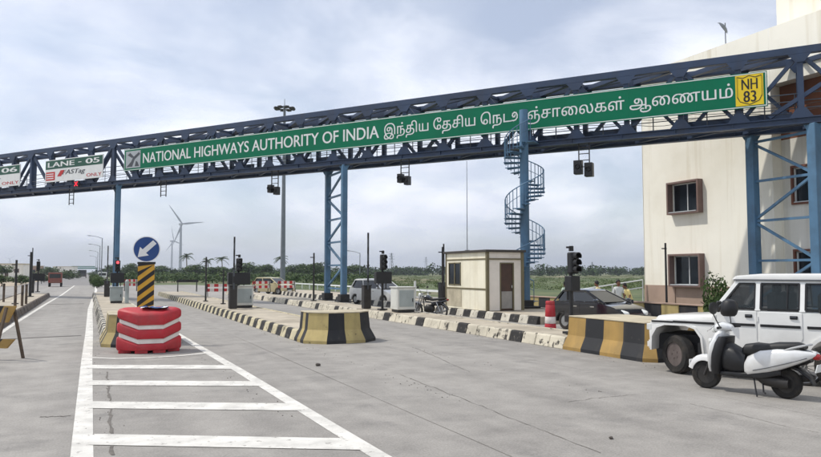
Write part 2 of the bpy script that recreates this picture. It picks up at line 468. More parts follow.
# flat lettering from the built-in font, filled by the non-zero rule
def text_spans(body, step=0.02, bold=0.0):
    c = bpy.data.curves.new('lettering', 'FONT'); c.body = body; c.size = 1
    o = bpy.data.objects.new('lettering', c); COL.objects.link(o)
    bpy.context.view_layer.update()
    cu = o.to_curve(bpy.context.evaluated_depsgraph_get())
    polys = []
    for sp in cu.splines:
        pts = []; bp = sp.bezier_points; n = len(bp)
        for i in range(n):
            a, b = bp[i], bp[(i + 1) % n]
            pts += [(q.x, q.y) for q in interpolate_bezier(a.co, a.handle_right, b.handle_left, b.co, 7)[:-1]]
        polys.append(pts)
    o.to_curve_clear()
    bpy.data.objects.remove(o); bpy.data.curves.remove(c)
    return fill(polys, step, bold)
def fill(polys, step=0.02, bold=0.0):
    ys = [p[1] for q in polys for p in q]
    out = []; y = min(ys) + step / 2
    while y < max(ys):
        cr = []
        for q in polys:
            for (x0, y0), (x1, y1) in zip(q, q[1:] + q[:1]):
                if (y0 <= y) != (y1 <= y):
                    cr.append((x0 + (y - y0) / (y1 - y0) * (x1 - x0), 1 if y1 > y0 else -1))
        cr.sort(); w = 0; st = 0
        for x, d in cr:
            if w == 0: st = x
            w += d
            if w == 0: out.append((st - bold, x + bold, y - step / 2, y + step / 2))
        y += step
    return out
def stroke(pts, w):
    """ribbon polygon pieces round a centre line, for fill()"""
    out = []
    for (x0, y0), (x1, y1) in zip(pts, pts[1:]):
        d = math.hypot(x1 - x0, y1 - y0) or 1e-6
        ex, ey = (x1 - x0) / d * w * .5, (y1 - y0) / d * w * .5
        nx, ny = -(y1 - y0) / d * w * .5, (x1 - x0) / d * w * .5
        out.append([(x0 - ex + nx, y0 - ey + ny), (x0 - ex - nx, y0 - ey - ny), (x1 + ex - nx, y1 + ey - ny), (x1 + ex + nx, y1 + ey + ny)])
    return out
def lettering(name, spans, mat, parent, org, right, up, x0, x1, z0, z1):
    """fits spans into x0..x1, z0..z1 on the plane org + right*x + up*z"""
    xa, xb = min(s[0] for s in spans), max(s[1] for s in spans); ya, yb = min(s[2] for s in spans), max(s[3] for s in spans)
    sx, sz = (x1 - x0) / (xb - xa), (z1 - z0) / (yb - ya)
    vs, fs = [], []
    org, right, up = Vector(org), Vector(right), Vector(up)
    for a, b, c, d in spans:
        n = len(vs)
        for px, py in ((a, c), (b, c), (b, d), (a, d)):
            vs.append(org + right * (x0 + (px - xa) * sx) + up * (z0 + (py - ya) * sz))
        fs.append((n, n + 1, n + 2, n + 3))
    me = bpy.data.meshes.new(name); me.from_pydata(vs, [], fs); me.materials.append(MAT[mat])
    o = bpy.data.objects.new(name, me); COL.objects.link(o); o.parent = parent
    return o

# ================================================================== THE SETTING
def sheet(name, pts, z, mat, kind='structure'):
    mb = MB(); n = mb.add([(p[0], p[1], z) for p in pts]); mb.face([n + i for i in range(len(pts))])
    me = mb.mesh(name)
    # keep the normal upwards
    if me.polygons[0].normal.z < 0: me.flip_normals()
    me.materials.append(MAT[mat]); o = bpy.data.objects.new(name, me); COL.objects.link(o)
    if kind: o['kind'] = kind
    return o
sheet('terrain', [(-9000, -9000), (9000, -9000), (9000, 9000), (-9000, 9000)], -0.02, 'scrub_ground')
sheet('dusty_verge', [(-60, 20), (-9, 20), (-9, 500), (-60, 500)], -0.012, 'dusty_soil')
sheet('carriageway', [(-9, 110), (1.5, 110), (1.5, 3000), (-9, 3000)], -0.006, 'asphalt')
sheet('toll_plaza_road', [(-14, -30), (26.2, -30), (26.2, 30), (21.6, 72), (14, 110), (-9, 112), (-14, 90)], 0.0, 'road_concrete')

# painted lines
def strip(name, pts, w, z, mat, label=None, parent=None):
    mb = MB(); L, Rr = [], []
    P = [Vector((p[0], p[1], 0)) for p in pts]
    for i, p in enumerate(P):
        d = (P[min(i + 1, len(P) - 1)] - P[max(i - 1, 0)]).normalized(); nrm = Vector((-d.y, d.x, 0))
        ww = w[i] if isinstance(w, (list, tuple)) else w
        L.append(p + nrm * ww / 2 + Vector((0, 0, z))); Rr.append(p - nrm * ww / 2 + Vector((0, 0, z)))
    a = mb.add(L); b = mb.add(Rr)
    for i in range(len(P) - 1): mb.face([b + i, b + i + 1, a + i + 1, a + i])
    me = mb.mesh(name)
    if me.polygons[0].normal.z < 0: me.flip_normals()
    me.materials.append(MAT[mat]); o = bpy.data.objects.new(name, me); COL.objects.link(o)
    o['kind'] = 'structure'
    return o
strip('edge_line', [(-0.02, 2), (0.0, 9), (0.04, 17), (0.1, 24), (0.18, 40), (0.5, 60), (0.9, 82), (1.0, 110)], 0.22, 0.004, 'road_paint')
strip('chevron_edge_line', [(2.98, 2), (2.82, 7), (2.74, 14), (2.62, 20), (2.58, 23)], 0.2, 0.004, 'road_paint')
for (xl, yl), (xr, yr), w in [((87, 367), (236, 367.3), 0.6), ((86, 383), (260, 384), 0.58), ((83, 405), (297, 407.3), 0.58), ((82, 439.5), (348, 444.3), 0.58)]:
    a, b = ground(xl, yl), ground(xr, yr)
    sl = (b.y - a.y) / (b.x - a.x); vl = a.y + sl * (.06 - a.x); vr = a.y + sl * (2.74 - a.x)
    sheet('chevron_bar', [(.06, vl - w / 2), (2.74, vr - w / 2), (2.74, vr + w / 2), (.06, vl + w / 2)], 0.0075, 'road_paint')
a, b = Vector((0.12, 6.7, 0)), Vector((2.85, 5.5, 0))
strip('chevron_bar', [a, b], 0.5, 0.0075, 'road_paint')
strip('nose_line', [(0.1, 17.4), (0.6, 16.95), (1.3, 16.8), (2.0, 16.9), (2.6, 17.2)], 0.14, 0.0075, 'road_paint')
strip('left_edge_line', [(-2.5, 10), (-2.42, 30), (-2.2, 48), (-1.9, 66), (-1.6, 110)], 0.16, 0.004, 'road_paint')
# dark strips across the left lane, then slab joints and cracks
for vv, w in ((23.5, 0.28), (47, 0.5)):
    strip('cross_strip', [(-2.3, vv - 0.35), (-1.2, vv - 0.1), (-0.12, vv + .05)], w, 0.003, 'dark_strip')
for uu, v0, v1 in ((4.05, 3, 60), (8.9, 6, 50), (13.6, 10, 50)):
    pts = [(uu + random.uniform(-.012, .012), v0 + i * (v1 - v0) / 30) for i in range(31)]
    strip('slab_joint', pts, [random.uniform(.002, .014) for _ in pts], 0.003, 'crack')
for vv, u0, u1 in ((15.0, 3.0, 10.8), (19.6, 7.6, 10.8), (26, 2.6, 5.2), (31, 7.6, 10.8)):
    pts = [(u0 + i * (u1 - u0) / 20, vv + random.uniform(-.02, .02)) for i in range(21)]
    strip('slab_joint', pts, [random.uniform(.002, .012) for _ in pts], 0.0035, 'crack')
def crack(x0, y0, x1, y1, j=0.14, w=0.02, n=18):
    a, b = ground(x0, y0), ground(x1, y1); pts = []
    off = 0
    for i in range(n + 1):
        off = off * 0.7 + random.uniform(-j, j)
        p = a.lerp(b, i / n); pts.append((p.x + off * 0.6, p.y + off))
    strip('road_crack', pts, [w * random.uniform(.25, 1.3) for _ in pts], 0.0042, 'crack')
crack(400, 375, 600, 452, .05, .012, 40); crack(560, 402, 640, 394, .03, .010, 30); crack(690, 404, 821, 434, .04, .010, 30)
crack(415, 348, 470, 372, .04, .014, 30)
crack(107, 372, 114, 455, .035, .04, 40); crack(40, 417, 70, 416, .03, .03)

# ------------------------------------------------------------------ traffic islands with kerb stones
KH = 0.3
def kerb_mesh(length, out, side):
    # out = how far the sloped foot reaches into the lane; side -1: faces -X
    mb = MB(); g = 0.012
    prof = [(0, 0), (0, KH), (0.10, KH), (0.13, KH - 0.04), (0.17, 0.12), (0.17 + out, 0.0)]
    prof = [(side * (p[0] - 0.17), p[1]) for p in prof]
    mb.loft([[(p[0], g, p[1]) for p in prof], [(p[0], length - g, p[1]) for p in prof]])
    return mb.mesh('kerb_block', bevel=0.012)
def island(name, u0, u1, v0, v1, cols, step=0.5, side=-1, label='', nmax=300, edge=None):
    root = tag(thing(name, None, None, ((u0 + u1) / 2, v0, 0)), kind='structure')
    mb = MB(); mb.span((u0 + 0.14, v0, 0), (u1 - 0.14, v1, KH - 0.02))
    mb.build('island_slab', 'island_top', root, world=True)
    ms = [withmat(kerb_mesh(step, 0.04, side), c) for c in cols]
    n = int((v1 - v0) / step)
    for i in range(min(n, nmax)):
        u = (u0 if side < 0 else u1) + random.uniform(-.008, .008)
        inst('kerb_block', ms[i % len(ms)], root, (u - root.location.x, i * step, random.uniform(-.008, .004)), (0, 0, random.uniform(-.006, .006)))
    # far side kerb as one run
    mb = MB(); w = u1 if side < 0 else u0
    s2 = -side
    prof = [(0, 0), (0, KH), (0.10, KH), (0.13, KH - 0.04), (0.17, 0.12), (0.21, 0.0)]
    mb.loft([[(w + s2 * (p[0] - 0.17), v0, p[1]) for p in prof], [(w + s2 * (p[0] - 0.17), v1, p[1]) for p in prof]])
    mb.build('far_kerb', cols[0], root, world=True)
    return root
I0 = island('left_traffic_island', -4.7, -2.6, 21, 62, ['kerb_brown', 'kerb_brown', 'kerb_brown'], 0.9, +1)
I1 = island('traffic_island', 0.42, 2.25, 21.6, 62, ['kerb_white', 'kerb_black'], 0.5)
I2 = island('traffic_island', 5.35, 7.35, 19.35, 62, ['kerb_cream', 'kerb_black'], 0.55)
I3 = island('traffic_island', 10.85, 12.35, 14.4, 62, ['kerb_rough_white', 'kerb_rough_white', 'kerb_rough_white', 'kerb_black', 'kerb_rough_white'], 0.62)
I4 = island('traffic_island', 14.95, 18.7, 21.4, 62, ['kerb_black', 'kerb_white'], 0.62)

# flared concrete nose blocks at the island ends, painted segment by segment
def nose_block(name, u0, u1, v0, v1, h, ch, mats, nseg_side, label, jitter=0.0):
    """plan is a long octagon; each painted stripe a part; flared foot like a road barrier"""
    root = thing(name, label, 'barrier', ((u0 + u1) / 2, (v0 + v1) / 2, 0), group='painted concrete nose blocks')
    cx, cy = root.location.x, root.location.y
    def outline(ins):
        a0, a1, b0, b1 = u0 + ins - cx, u1 - ins - cx, v0 + ins - cy, v1 - ins * 0.2 - cy
        c = ch - ins * 0.41
        return [(a0, b1), (a0, b0 + c), (a0 + c, b0), (a1 - c, b0), (a1, b0 + c), (a1, b1)]
    segs = []
    n = [nseg_side[0], nseg_side[1], nseg_side[2], nseg_side[1], nseg_side[0]]
    k = nseg_side[3]
    levels = [(0.0, 0.0), (0.0, 0.08), (0.14, 0.36), (0.18, h)]
    for e in range(5):
        for j in range(n[e]):
            mb = MB(); rings = []
            for ins, z in levels:
                o = outline(ins); oi = outline(ins + 0.1)
                p, q = Vector(o[e]), Vector(o[e + 1]); pi, qi = Vector(oi[e]), Vector(oi[e + 1])
                f0, f1 = j / n[e], (j + 1) / n[e]
                rings.append([(*p.lerp(q, f0), z), (*p.lerp(q, f1), z), (*pi.lerp(qi, f1), z), (*pi.lerp(qi, f0), z)])
            mb.loft(rings)
            mb.build('painted_segment', mats[k % len(mats)], root); k += 1
    mb = MB(); o = outline(0.30)
    mb.prism(o, 0, h - 0.01, 'z'); mb.build('core', 'cement', root)
    mb = MB(); o = outline(0.165); mb.prism(o, h + 0.002, h + 0.035, 'z'); mb.build('cap', 'cement', root, bevel=0.01)
    return root
nose_block('concrete_nose_block', 5.32, 7.42, 17.95, 19.35, 0.80, 0.5, ['barrier_black', 'barrier_pale_yellow'], (3, 1, 2, 0), 'black and yellow flared concrete block at the end of the middle island')
nose_block('concrete_nose_block', 0.36, 2.32, 19.3, 21.6, 0.80, 0.45, ['barrier_pale_yellow', 'barrier_black'], (4, 2, 3, 0), 'flared concrete block hidden behind the red plastic barrier')
nose_block('concrete_nose_block', 10.80, 12.75, 11.4, 14.38, 0.80, 0.22, ['barrier_yellow', 'barrier_black'], (4, 1, 2, 0), 'ochre and black striped concrete block in front of the white jeep')

# ================================================================== GANTRY
GP = Vector((1.77, 50.77, 0)); GD = Vector((0.5953, -0.8035, 0)).normalized(); GN = Vector((GD.y, -GD.x, 0))
if GN.y > 0: GN = -GN                         # towards the viewer
REAR = Vector((0, 2.85, 0))
def gpt(s, z, rear=False, out=0.0):
    return GP + GD * s + Vector((0, 0, z)) + (REAR if rear else Vector((0, 0, 0))) + GN * out
def on_sign(x, y, out=0.0):
    P = GP + GN * out; r = ray(x, y); o = Vector((0, 0, EYE))
    t = (P - o).dot(GN) / r.dot(GN); p = o + r * t
    return (p - GP).dot(GD), p.z
gan = thing('overhead_gantry', 'long blue steel truss gantry crossing over all the toll lanes', 'gantry', (12.64, 36.08, 0))
S0, S1 = -19.0, 43.0
BB, BT, TB, TT = 7.80, 8.07, 10.62, 10.92
for rear in (False, True):
    mb = MB()     # bottom girder as an I section: web and two flanges
    mb.bar(gpt(S0, (BB + BT) / 2, rear), gpt(S1, (BB + BT) / 2, rear), 0.10, BT - BB - 0.06)
    mb.bar(gpt(S0, BB + 0.02, rear), gpt(S1, BB + 0.02, rear), 0.30, 0.04)
    mb.bar(gpt(S0, BT - 0.02, rear), gpt(S1, BT - 0.02, rear), 0.30, 0.04)
    for i in range(28):
        s = S0 + 0.4 + i * 2.25
        mb.bar(gpt(s, BB + 0.04, rear), gpt(s, BT - 0.04, rear), 0.24, 0.03, up=GD)
    mb.build('bottom_girder', 'steel_blue_shaded', gan, world=True)
    mb = MB(); mb.bar(gpt(S0, (TB + TT) / 2, rear), gpt(S1, (TB + TT) / 2, rear), 0.26, TT - TB)
    mb.build('top_chord', 'steel_blue_shaded', gan, world=True, bevel=0.012)
PAN = 2.26
k = 0
s = S0 + 0.4
while s < S1:
    for rear in (False, True):
        mb = MB(); mb.bar(gpt(s, BT, rear), gpt(s, TB, rear), 0.20, 0.22, up=GD)
        mb.build('truss_vertical', 'steel_blue_shaded', gan, world=True)
        ss = min(max(s, S0 + .4), S1 - .4)
        for zz0, zz1, oo_ in ((TB, TB - .34, .125), (BT, BT + .36, .125)):
            w0, w1 = .42, .16; mb = MB()
            mb.loft([[gpt(ss - w0, zz0, rear, oo_ + e_), gpt(ss + w0, zz0, rear, oo_ + e_), gpt(ss + w1, zz1, rear, oo_ + e_), gpt(ss - w1, zz1, rear, oo_ + e_)] for e_ in (0, .02)])
            mb.build('gusset_plate', 'steel_blue_shaded', gan, world=True)
        if rear and (k * 7) % 10 < 6 and s + PAN < S1:
            mb = MB(); mb.bar(gpt(s + .1, BT + .30, True, .14), gpt(s + PAN - .3, BT + .30, True, .14), .06, .52); mb.build('dark_infill_panel', 'steel_blue_shaded', gan, world=True)  # dark panels added in some bays to make the truss look darker
        if s + PAN < S1:
            a, b = (BT + 0.1, TB - 0.1) if k % 2 else (TB - 0.1, BT + 0.1)
            mb = MB(); mb.bar(gpt(s + 0.12, a, rear, -0.01), gpt(s + PAN - 0.12, b, rear, -0.01), 0.15, 0.15)
            mb.build('truss_diagonal', 'steel_blue_shaded', gan, world=True)
    mb = MB(); mb.bar(gpt(s, TB + 0.1) + REAR * 0.05, gpt(s, TB + 0.1) + REAR * 0.95, 0.2, 0.2)
    mb.build('cross_member', 'steel_blue_shaded', gan, world=True)
    mb = MB(); mb.bar(gpt(s, BT - 0.14) + REAR * 0.04, gpt(s, BT - 0.14) + REAR * 0.96, 0.12, 0.14)
    mb.build('cross_member', 'steel_blue_shaded', gan, world=True)
    if s + PAN < S1:
        p, q = gpt(s, TB + 0.12), gpt(s + PAN, TB + 0.12)
        if k % 2: p, q = q, p
        mb = MB(); mb.bar(p + REAR * 0.06, q + REAR * 0.94, 0.13, 0.13); mb.build('top_brace', 'steel_blue_shaded', gan, world=True)
    k += 1; s += PAN
mb = MB()
for i in range(3):
    f = 0.28 + i * 0.22
    mb.bar(gpt(S0, BT - 0.1) + REAR * f, gpt(S1, BT - 0.1) + REAR * f, 0.34, 0.04)
mb.build('walkway', 'steel_blue_shaded', gan, world=True)
mb = MB()
for hz in (0.45, 0.75, 1.05):
    mb.bar(gpt(S0, BT + hz) + REAR * 0.2, gpt(S1, BT + hz) + REAR * 0.2, 0.035, 0.035)
i = S0
while i < S1:
    mb.bar(gpt(i, BT - 0.08) + REAR * 0.2, gpt(i, BT + 1.05) + REAR * 0.2, 0.035, 0.035); i += 1.1
mb.build('walkway_handrail', 'rail_grey', gan, world=True)
# legs: pairs of posts along the island, laced together
def leg(s, z0, lace, w=.15):
    zt = BB - 0.02
    for rear in (False, True):
        p = gpt(s, z0, rear)
        mb = MB()
        mb.span((p.x - w, p.y - w, z0), (p.x + w, p.y + w, zt))
        mb.build('post', 'steel_blue', gan, world=True, bevel=0.02)
        mb = MB(); mb.span((p.x - .4, p.y - .4, z0 - .02), (p.x + .4, p.y + .4, z0 + 0.05))
        mb.span((p.x - .26, p.y - .26, z0 + .05), (p.x + .26, p.y + .26, z0 + .42)); mb.build('footing', 'black_metal', gan, world=True, bevel=0.02)
        mb = MB()
        mb.prism([(-.36, zt), (.36, zt), (w * .9, zt - .32), (-w * .9, zt - .32)], -.03, .03, 'y')
        M = Matrix.Rotation(math.atan2(GD.y, GD.x), 3, 'Z')
        mb.v = [M @ v + Vector((p.x, p.y, 0)) for v in mb.v]
        mb.build('gusset', 'steel_blue', gan, world=True)
    if lace:
        x = gpt(s, 0).x; ya = gpt(s, 0).y + w; yb = gpt(s, 0, True).y - w
        n = lace; hs = [z0 + 0.7 + (zt - z0 - 1.0) * i / n for i in range(n + 1)]
        for i, z in enumerate(hs):
            mb = MB(); mb.bar((x, ya, z), (x, yb, z), 0.10, 0.10); mb.build('lacing_bar', 'steel_blue', gan, world=True)
            if i < n:
                a, b = (ya, yb) if i % 2 else (yb, ya)
                mb = MB(); mb.bar((x - .01, a, z + .12), (x - .01, b, hs[i + 1] - .12), 0.10, 0.10); mb.build('lacing_diagonal', 'steel_blue', gan, world=True)
leg(0.0, KH, 4); leg(18.26, KH, 5); leg(40.55, 0.0, 4, .19); leg(-17.8, 0.0, 4)
# sagging service cables along the truss
for z_, o_, sag in ((BT + .55, .06, .10), (BT + .30, .10, .14), (BB - .03, .12, .05)):
    pts = []
    for i in range(0, 109):
        f = (i % 4) / 4; pts.append(gpt(S0 + (S1 - S0) * i / 108, z_ - sag * 4 * f * (1 - f), out=o_))
    MB().path(pts, .013, 5).build('service_cable', 'black_metal', gan, world=True)
# raking strut of the end frame at the right
mb = MB(); mb.bar(gpt(39.0, BT + 0.1), gpt(43.0, TB), 0.16, 0.16); mb.build('end_strut', 'steel_blue_shaded', gan, world=True)

# ------------------------------------------------------------------ big green sign
OUT = 0.30
sL, _ = on_sign(124, 160, OUT); sR, _ = on_sign(767.5, 90, OUT)
zB, zT = 8.60, 10.05
mid = (sL + sR) / 2
big = thing('highway_sign', 'long green overhead sign naming the highways authority in white English and Tamil lettering', 'sign', gpt(mid, zB, out=OUT))
big.rotation_euler = (0, 0, math.atan2(GD.y, GD.x))
HL = (sR - sL) / 2; HZ = zT - zB
# local: x along the sign, -y towards the viewer, z up
nP = 14
for i in range(nP):
    x0, x1 = -HL + 2 * HL * i / nP, -HL + 2 * HL * (i + 1) / nP
    mb = MB(); mb.span((x0 + .0015, 0.0, 0.0), (x1 - .0015, 0.05, HZ)); mb.build('sign_panel', 'sign_green', big)
mb = MB()
for z in (0.2, HZ - 0.2): mb.span((-HL, 0.05, z - .04), (HL, 0.13, z + .04))
mb.build('backing_rail', 'rail_grey', big)
mb = MB(); t = 0.035; y0, y1 = -0.004, -0.001
for (a, b, c, d) in ((-HL + .03, HL - .03, .03, .03 + t), (-HL + .03, HL - .03, HZ - .03 - t, HZ - .03)):
    mb.span((a, y0, c), (b, y1, d))
for x in (-HL + .03, HL - .03 - t): mb.span((x, y0, .03 + t), (x + t, y1, HZ - .03 - t))
mb.build('white_border', 'sign_white', big)
def sx_of(x, y): return on_sign(x, y, OUT)[0] - mid
FR, UP = (1, 0, 0), (0, 0, 1); O = (0, -0.006, 0)
lettering('english_lettering', text_spans('NATIONAL HIGHWAYS AUTHORITY OF INDIA', 0.02, 0.014), 'sign_white', big, O, FR, UP, sx_of(143, 157), sx_of(379, 132), 0.41, 1.06)
tam = text_spans('இந்திய ேதசிய ெநட', 0.02, 0.006)
xr = max(q[1] for q in tam)
u_sign = [(xr - .03, .045), (xr + .16, .045), (xr + .31, .09), (xr + .41, .22), (xr + .42, .40), (xr + .34, .54), (xr + .21, .58), (xr + .10, .51), (xr + .07, .39), (xr + .13, .29), (xr + .23, .30), (xr + .27, .40)]
tam += fill(stroke(u_sign, 0.085), 0.02)
rest = text_spans('ஞ்சாைலகள் ஆைணயம்', 0.02, 0.006)
rx = min(q[0] for q in rest); sh = xr + 0.46 - rx
allsp = tam + rest
ya_, yb_ = min(q[2] for q in allsp), max(q[3] for q in allsp); sz_ = (1.12 - 0.27) / (yb_ - ya_)
for nm_, piece, xa_, xb_ in (('tamil_lettering', tam, 384, 518), ('tamil_lettering', rest, 524, 733)):
    pa, pb = min(q[2] for q in piece), max(q[3] for q in piece)
    lettering(nm_, piece, 'sign_white', big, O, FR, UP, sx_of(xa_, 132 - (xa_ - 384) * .11), sx_of(xb_, 132 - (xb_ - 384) * .11), 0.27 + (pa - ya_) * sz_, 0.27 + (pb - ya_) * sz_)
# emblem panel at the left end
e0, e1 = sx_of(126, 160), sx_of(140.5, 158)
mb = MB(); mb.span((e0, -0.009, 0.16), (e1, -0.002, HZ - 0.16)); mb.build('emblem_panel', 'sign_grey', big)
ew = e1 - e0; eh = HZ - .32
def pp(x, z): return (e0 + x * ew, 0.16 + z * eh)
mb = MB()
for poly in ([(0.05, .08), (.45, .08), (.62, .5), (.5, .62), (.36, .36)], [(.5, .62), (.9, .9), (.98, .78), (.62, .5)], [(.12, .78), (.30, .9), (.55, .66), (.44, .58)], [(.62, .08), (.92, .08), (.8, .34), (.7, .4)]):
    mb.prism([pp(*q) for q in poly], -0.013, -0.0095, 'y')
mb.build('emblem_road', 'sign_darkgrey', big)
# route shield at the right end
n0, n1 = sx_of(735.5, 92), sx_of(763.5, 88); nw = n1 - n0
mb = MB(); mb.span((n0, -0.009, 0.10), (n1, -0.002, HZ - 0.08)); mb.build('route_panel', 'sign_yellow', big)
def np_(x, z): return (n0 + nw * x, 0.10 + (HZ - .18) * z)
sh_o = [(.06, .95), (.06, .30), (.16, .14), (.34, .08), (.5, .03), (.66, .08), (.84, .14), (.94, .30), (.94, .95), (.72, .90), (.5, .97), (.28, .90)]
mb = MB()
for (a, b) in zip(sh_o, sh_o[1:] + sh_o[:1]):
    pa, pb = np_(*a), np_(*b); mb.bar((pa[0], -0.012, pa[1]), (pb[0], -0.012, pb[1]), 0.006, 0.03)
mb.build('shield_outline', 'sign_black', big)
lettering('route_letters', text_spans('NH', 0.02, 0.02), 'sign_black', big, (0, -0.014, 0), FR, UP, n0 + nw * .22, n0 + nw * .80, 0.76, 1.20)
lettering('route_number', text_spans('83', 0.02, 0.02), 'sign_black', big, (0, -0.014, 0), FR, UP, n0 + nw * .28, n0 + nw * .74, 0.24, 0.70)

# ------------------------------------------------------------------ lane sign boards
def lane_board(num, x0, x1, y, label):
    s0, _ = on_sign(x0, y, 0.35); s1, _ = on_sign(x1, y, 0.35)
    z0, z1 = 8.34, 9.92
    m = (s0 + s1) / 2; h = (s1 - s0) / 2
    r = thing('lane_sign', label, 'sign', gpt(m, z0, out=0.35), math.atan2(GD.y, GD.x), 'lane number boards on the gantry')
    H = z1 - z0
    MB().span((-h, 0, 0), (h, .06, H)).build('board', 'sign_white', r, bevel=.006)
    MB().span((-h + .05, -.004, H * .58), (h - .05, -.001, H - .05)).build('green_band', 'sign_dark_green', r)
    MB().span((-h, .06, .3), (h, .12, .4)).build('backing_rail', 'rail_grey', r)
    xa, xw = -h + .28, 2 * h - .63
    lettering('lane_word', text_spans('LANE', .025, .025), 'sign_white', r, (0, -.007, 0), FR, UP, xa, xa + xw * .53, H * .67, H * .89)
    MB().span((xa + xw * .60, -.008, H * .76), (xa + xw * .66, -.004, H * .79)).build('lane_dash', 'sign_white', r)
    lettering('lane_number', text_spans(num, .025, .025), 'sign_white', r, (0, -.007, 0), FR, UP, xa + xw * .74, xa + xw, H * .67, H * .89)
    MB().span((-h + .10, -.004, .12), (-h + h * .36, -.001, .72)).build('logo_block', 'sign_red', r)
    mb = MB()
    for i in range(3): mb.span((-h + .16, -.007, .22 + i * .16), (-h + h * .31, -.0045, .29 + i * .16))
    mb.build('logo_marks', 'sign_white', r)
    sp = text_spans('FASTag', .025, .02)
    sp = [(a + c * .25, b + c * .25, c, d) for a, b, c, d in sp]
    lettering('tag_name', sp, 'sign_darkgrey', r, (0, -.007, 0), FR, UP, -h * .38, h * .42, .36, .78)
    mb = MB(); mb.prism([(-h * .56, .36), (-h * .42, .36), (-h * .30, .78), (-h * .44, .78)], -.008, -.004, 'y'); mb.build('arrow_mark', 'sign_red', r)
    lettering('only_word', text_spans('ONLY', .025, .012), 'sign_red', r, (0, -.007, 0), FR, UP, h * .46, h - .12, .14, .36)
    return r
lane_board('05', 45.5, 103, 164, 'white and green overhead board for lane 05')
lane_board('06', -42, 20, 172, 'white and green overhead board for lane 06, cut by the left edge')
# red cross lane signal
s0, _ = on_sign(76.5, 183, .4)
lx = thing('lane_signal', 'small lit red cross signal under the lane 05 board', 'signal', gpt(s0, 7.83, out=.42), math.atan2(GD.y, GD.x))
MB().box((0, .06, .2), (.46, .12, .46)).build('housing', 'black_metal', lx, bevel=.01)
for sg in (1, -1):
    MB().bar((-.15, -.012 - .004 * sg, .2 - .15 * sg), (.15, -.012 - .004 * sg, .2 + .15 * sg), .006, .07, up=(0, 1, 0)).build('cross_stroke', 'led_red', lx)

# ------------------------------------------------------------------ signals hung below the gantry on ladder frames
def hanger(x, y, drop, lamps, label, lw=.27):
    s, _ = on_sign(x, y, 0.0)
    p = gpt(s, BB)
    r = thing('hanging_signal', label, 'signal', p, math.atan2(GD.y, GD.x), 'lane signals hung from the gantry')
    w = 0.24
    for sg in (-1, 1):
        MB().bar((sg * w, 0, 0), (sg * w, 0, -drop), .045, .045).build('hanger_rod', 'black_metal', r)
    nb = 4
    for i in range(nb):
        z = -drop * (i + .6) / nb
        MB().bar((-w, 0, z), (w, 0, z), .035, .035).build('rung', 'black_metal', r)
    if lamps:
        for sg in (-1, 1):
            d = 0.06 * sg
            h = MB().box((sg * lw * .62, -.1 + d, -drop + .02 - d), (lw, .34, lw * 1.7)).build('lamp_housing', 'black_plastic', r, bevel=.015)
            MB().lathe([(.10, 0), (.12, .03), (.12, .09), (.09, .09), (.09, .02)], (sg * lw * .62, -.34 + d, -drop + .04 - d), 14, 'y', closed=True).build('visor', 'black_plastic', h)
    return r
hanger(71.5, 195, 1.15, False, 'bare ladder hanger below the gantry under the lane 05 board')
hanger(163.5, 187, 1.05, False, 'bare ladder hanger below the gantry right of the left post')
hanger(275, 178, 1.15, True, 'twin black lane signal hung near the high mast')
hanger(405, 166, 1.1, True, 'twin black lane signal hung right of the laced leg')
hanger(584, 151, 1.2, True, 'twin black lane signal hung right of the spiral stair', .37)

# ------------------------------------------------------------------ spiral stair
SPX = (525 - CX) / FPX
sp_loc = far(525, 32.0, KH)
spi = thing('spiral_staircase', 'light blue spiral staircase winding up a round steel column to the gantry', 'staircase', sp_loc)
MB().tube((0, 0, 0), (0, 0, 9.1), .215, .2, 20).build('column', 'steel_blue', spi, smooth=True)
MB().box((0, 0, .04), (1.0, 1.0, .08)).box((0, 0, .2), (.55, .55, .3)).build('footing', 'black_metal', spi, bevel=.02)
RAD, TURN, RISE = 0.92, 2.78, 0.2
tread = MB(); a = R(15)
tread.prism([(.19, -.10), (RAD, -.20), (RAD, .20), (.19, .10)], 0, .035, 'z')
tread.prism([(.19, -.02), (RAD, -.02), (RAD, .02), (.19, .02)], -.05, 0, 'z')
tread = withmat(tread.mesh('tread'), 'steel_blue')
bal = withmat(MB().tube((RAD - .03, 0, .02), (RAD - .03, 0, .95), .018, None, 6).mesh('baluster'), 'steel_blue')
nst = int(7.55 / RISE)
PH0 = R(30)
hand = []
for i in range(nst):
    z = .25 + i * RISE; ph = PH0 + 2 * math.pi * (i * RISE) / TURN
    inst('tread', tread, spi, (0, 0, z), (0, 0, ph))
    inst('baluster', bal, spi, (0, 0, z), (0, 0, ph)); inst('baluster', bal, spi, (0, 0, z + RISE / 2), (0, 0, ph + math.pi * RISE / TURN))
    for h in (0, .5):
        pa = ph + h * 2 * math.pi * RISE / TURN
        hand.append(((RAD - .03) * math.cos(pa), (RAD - .03) * math.sin(pa), z + .95 + h * RISE))
MB().path(hand, .024, 6).build('handrail', 'steel_blue', spi, smooth=True)
low = [(p[0], p[1], p[2] - .45) for p in hand]
MB().path(low, .014, 5).build('mid_rail', 'steel_blue', spi, smooth=True)
# landing to the girder
top = .25 + nst * RISE
d = GP + GD * ((sp_loc - GP).dot(GD)) - sp_loc; d.z = 0; dn = d.normalized(); L = d.length
mb = MB(); mb.bar(dn * .15 + Vector((0, 0, top)), dn * (L + .1) + Vector((0, 0, top)), .8, .05); mb.build('landing', 'steel_blue', spi)

# ================================================================== BUILDING
BU = 27.0
bld = thing('office_building', 'cream three storey plaza building with brown framed windows beside the gantry', 'building', (BU + 6, 14, 0))
V1, V0, RZ = 28.75, -4.0, 12.65       # far corner, near end, parapet top
RV = 20.9                            # recess begins here (towards the viewer)
RD = 0.6                             # recess depth
wins = [(25.75, 1.85, 1.9, 2.0, 1.45), (25.75, 1.85, 1.9, 5.62, 1.45)]
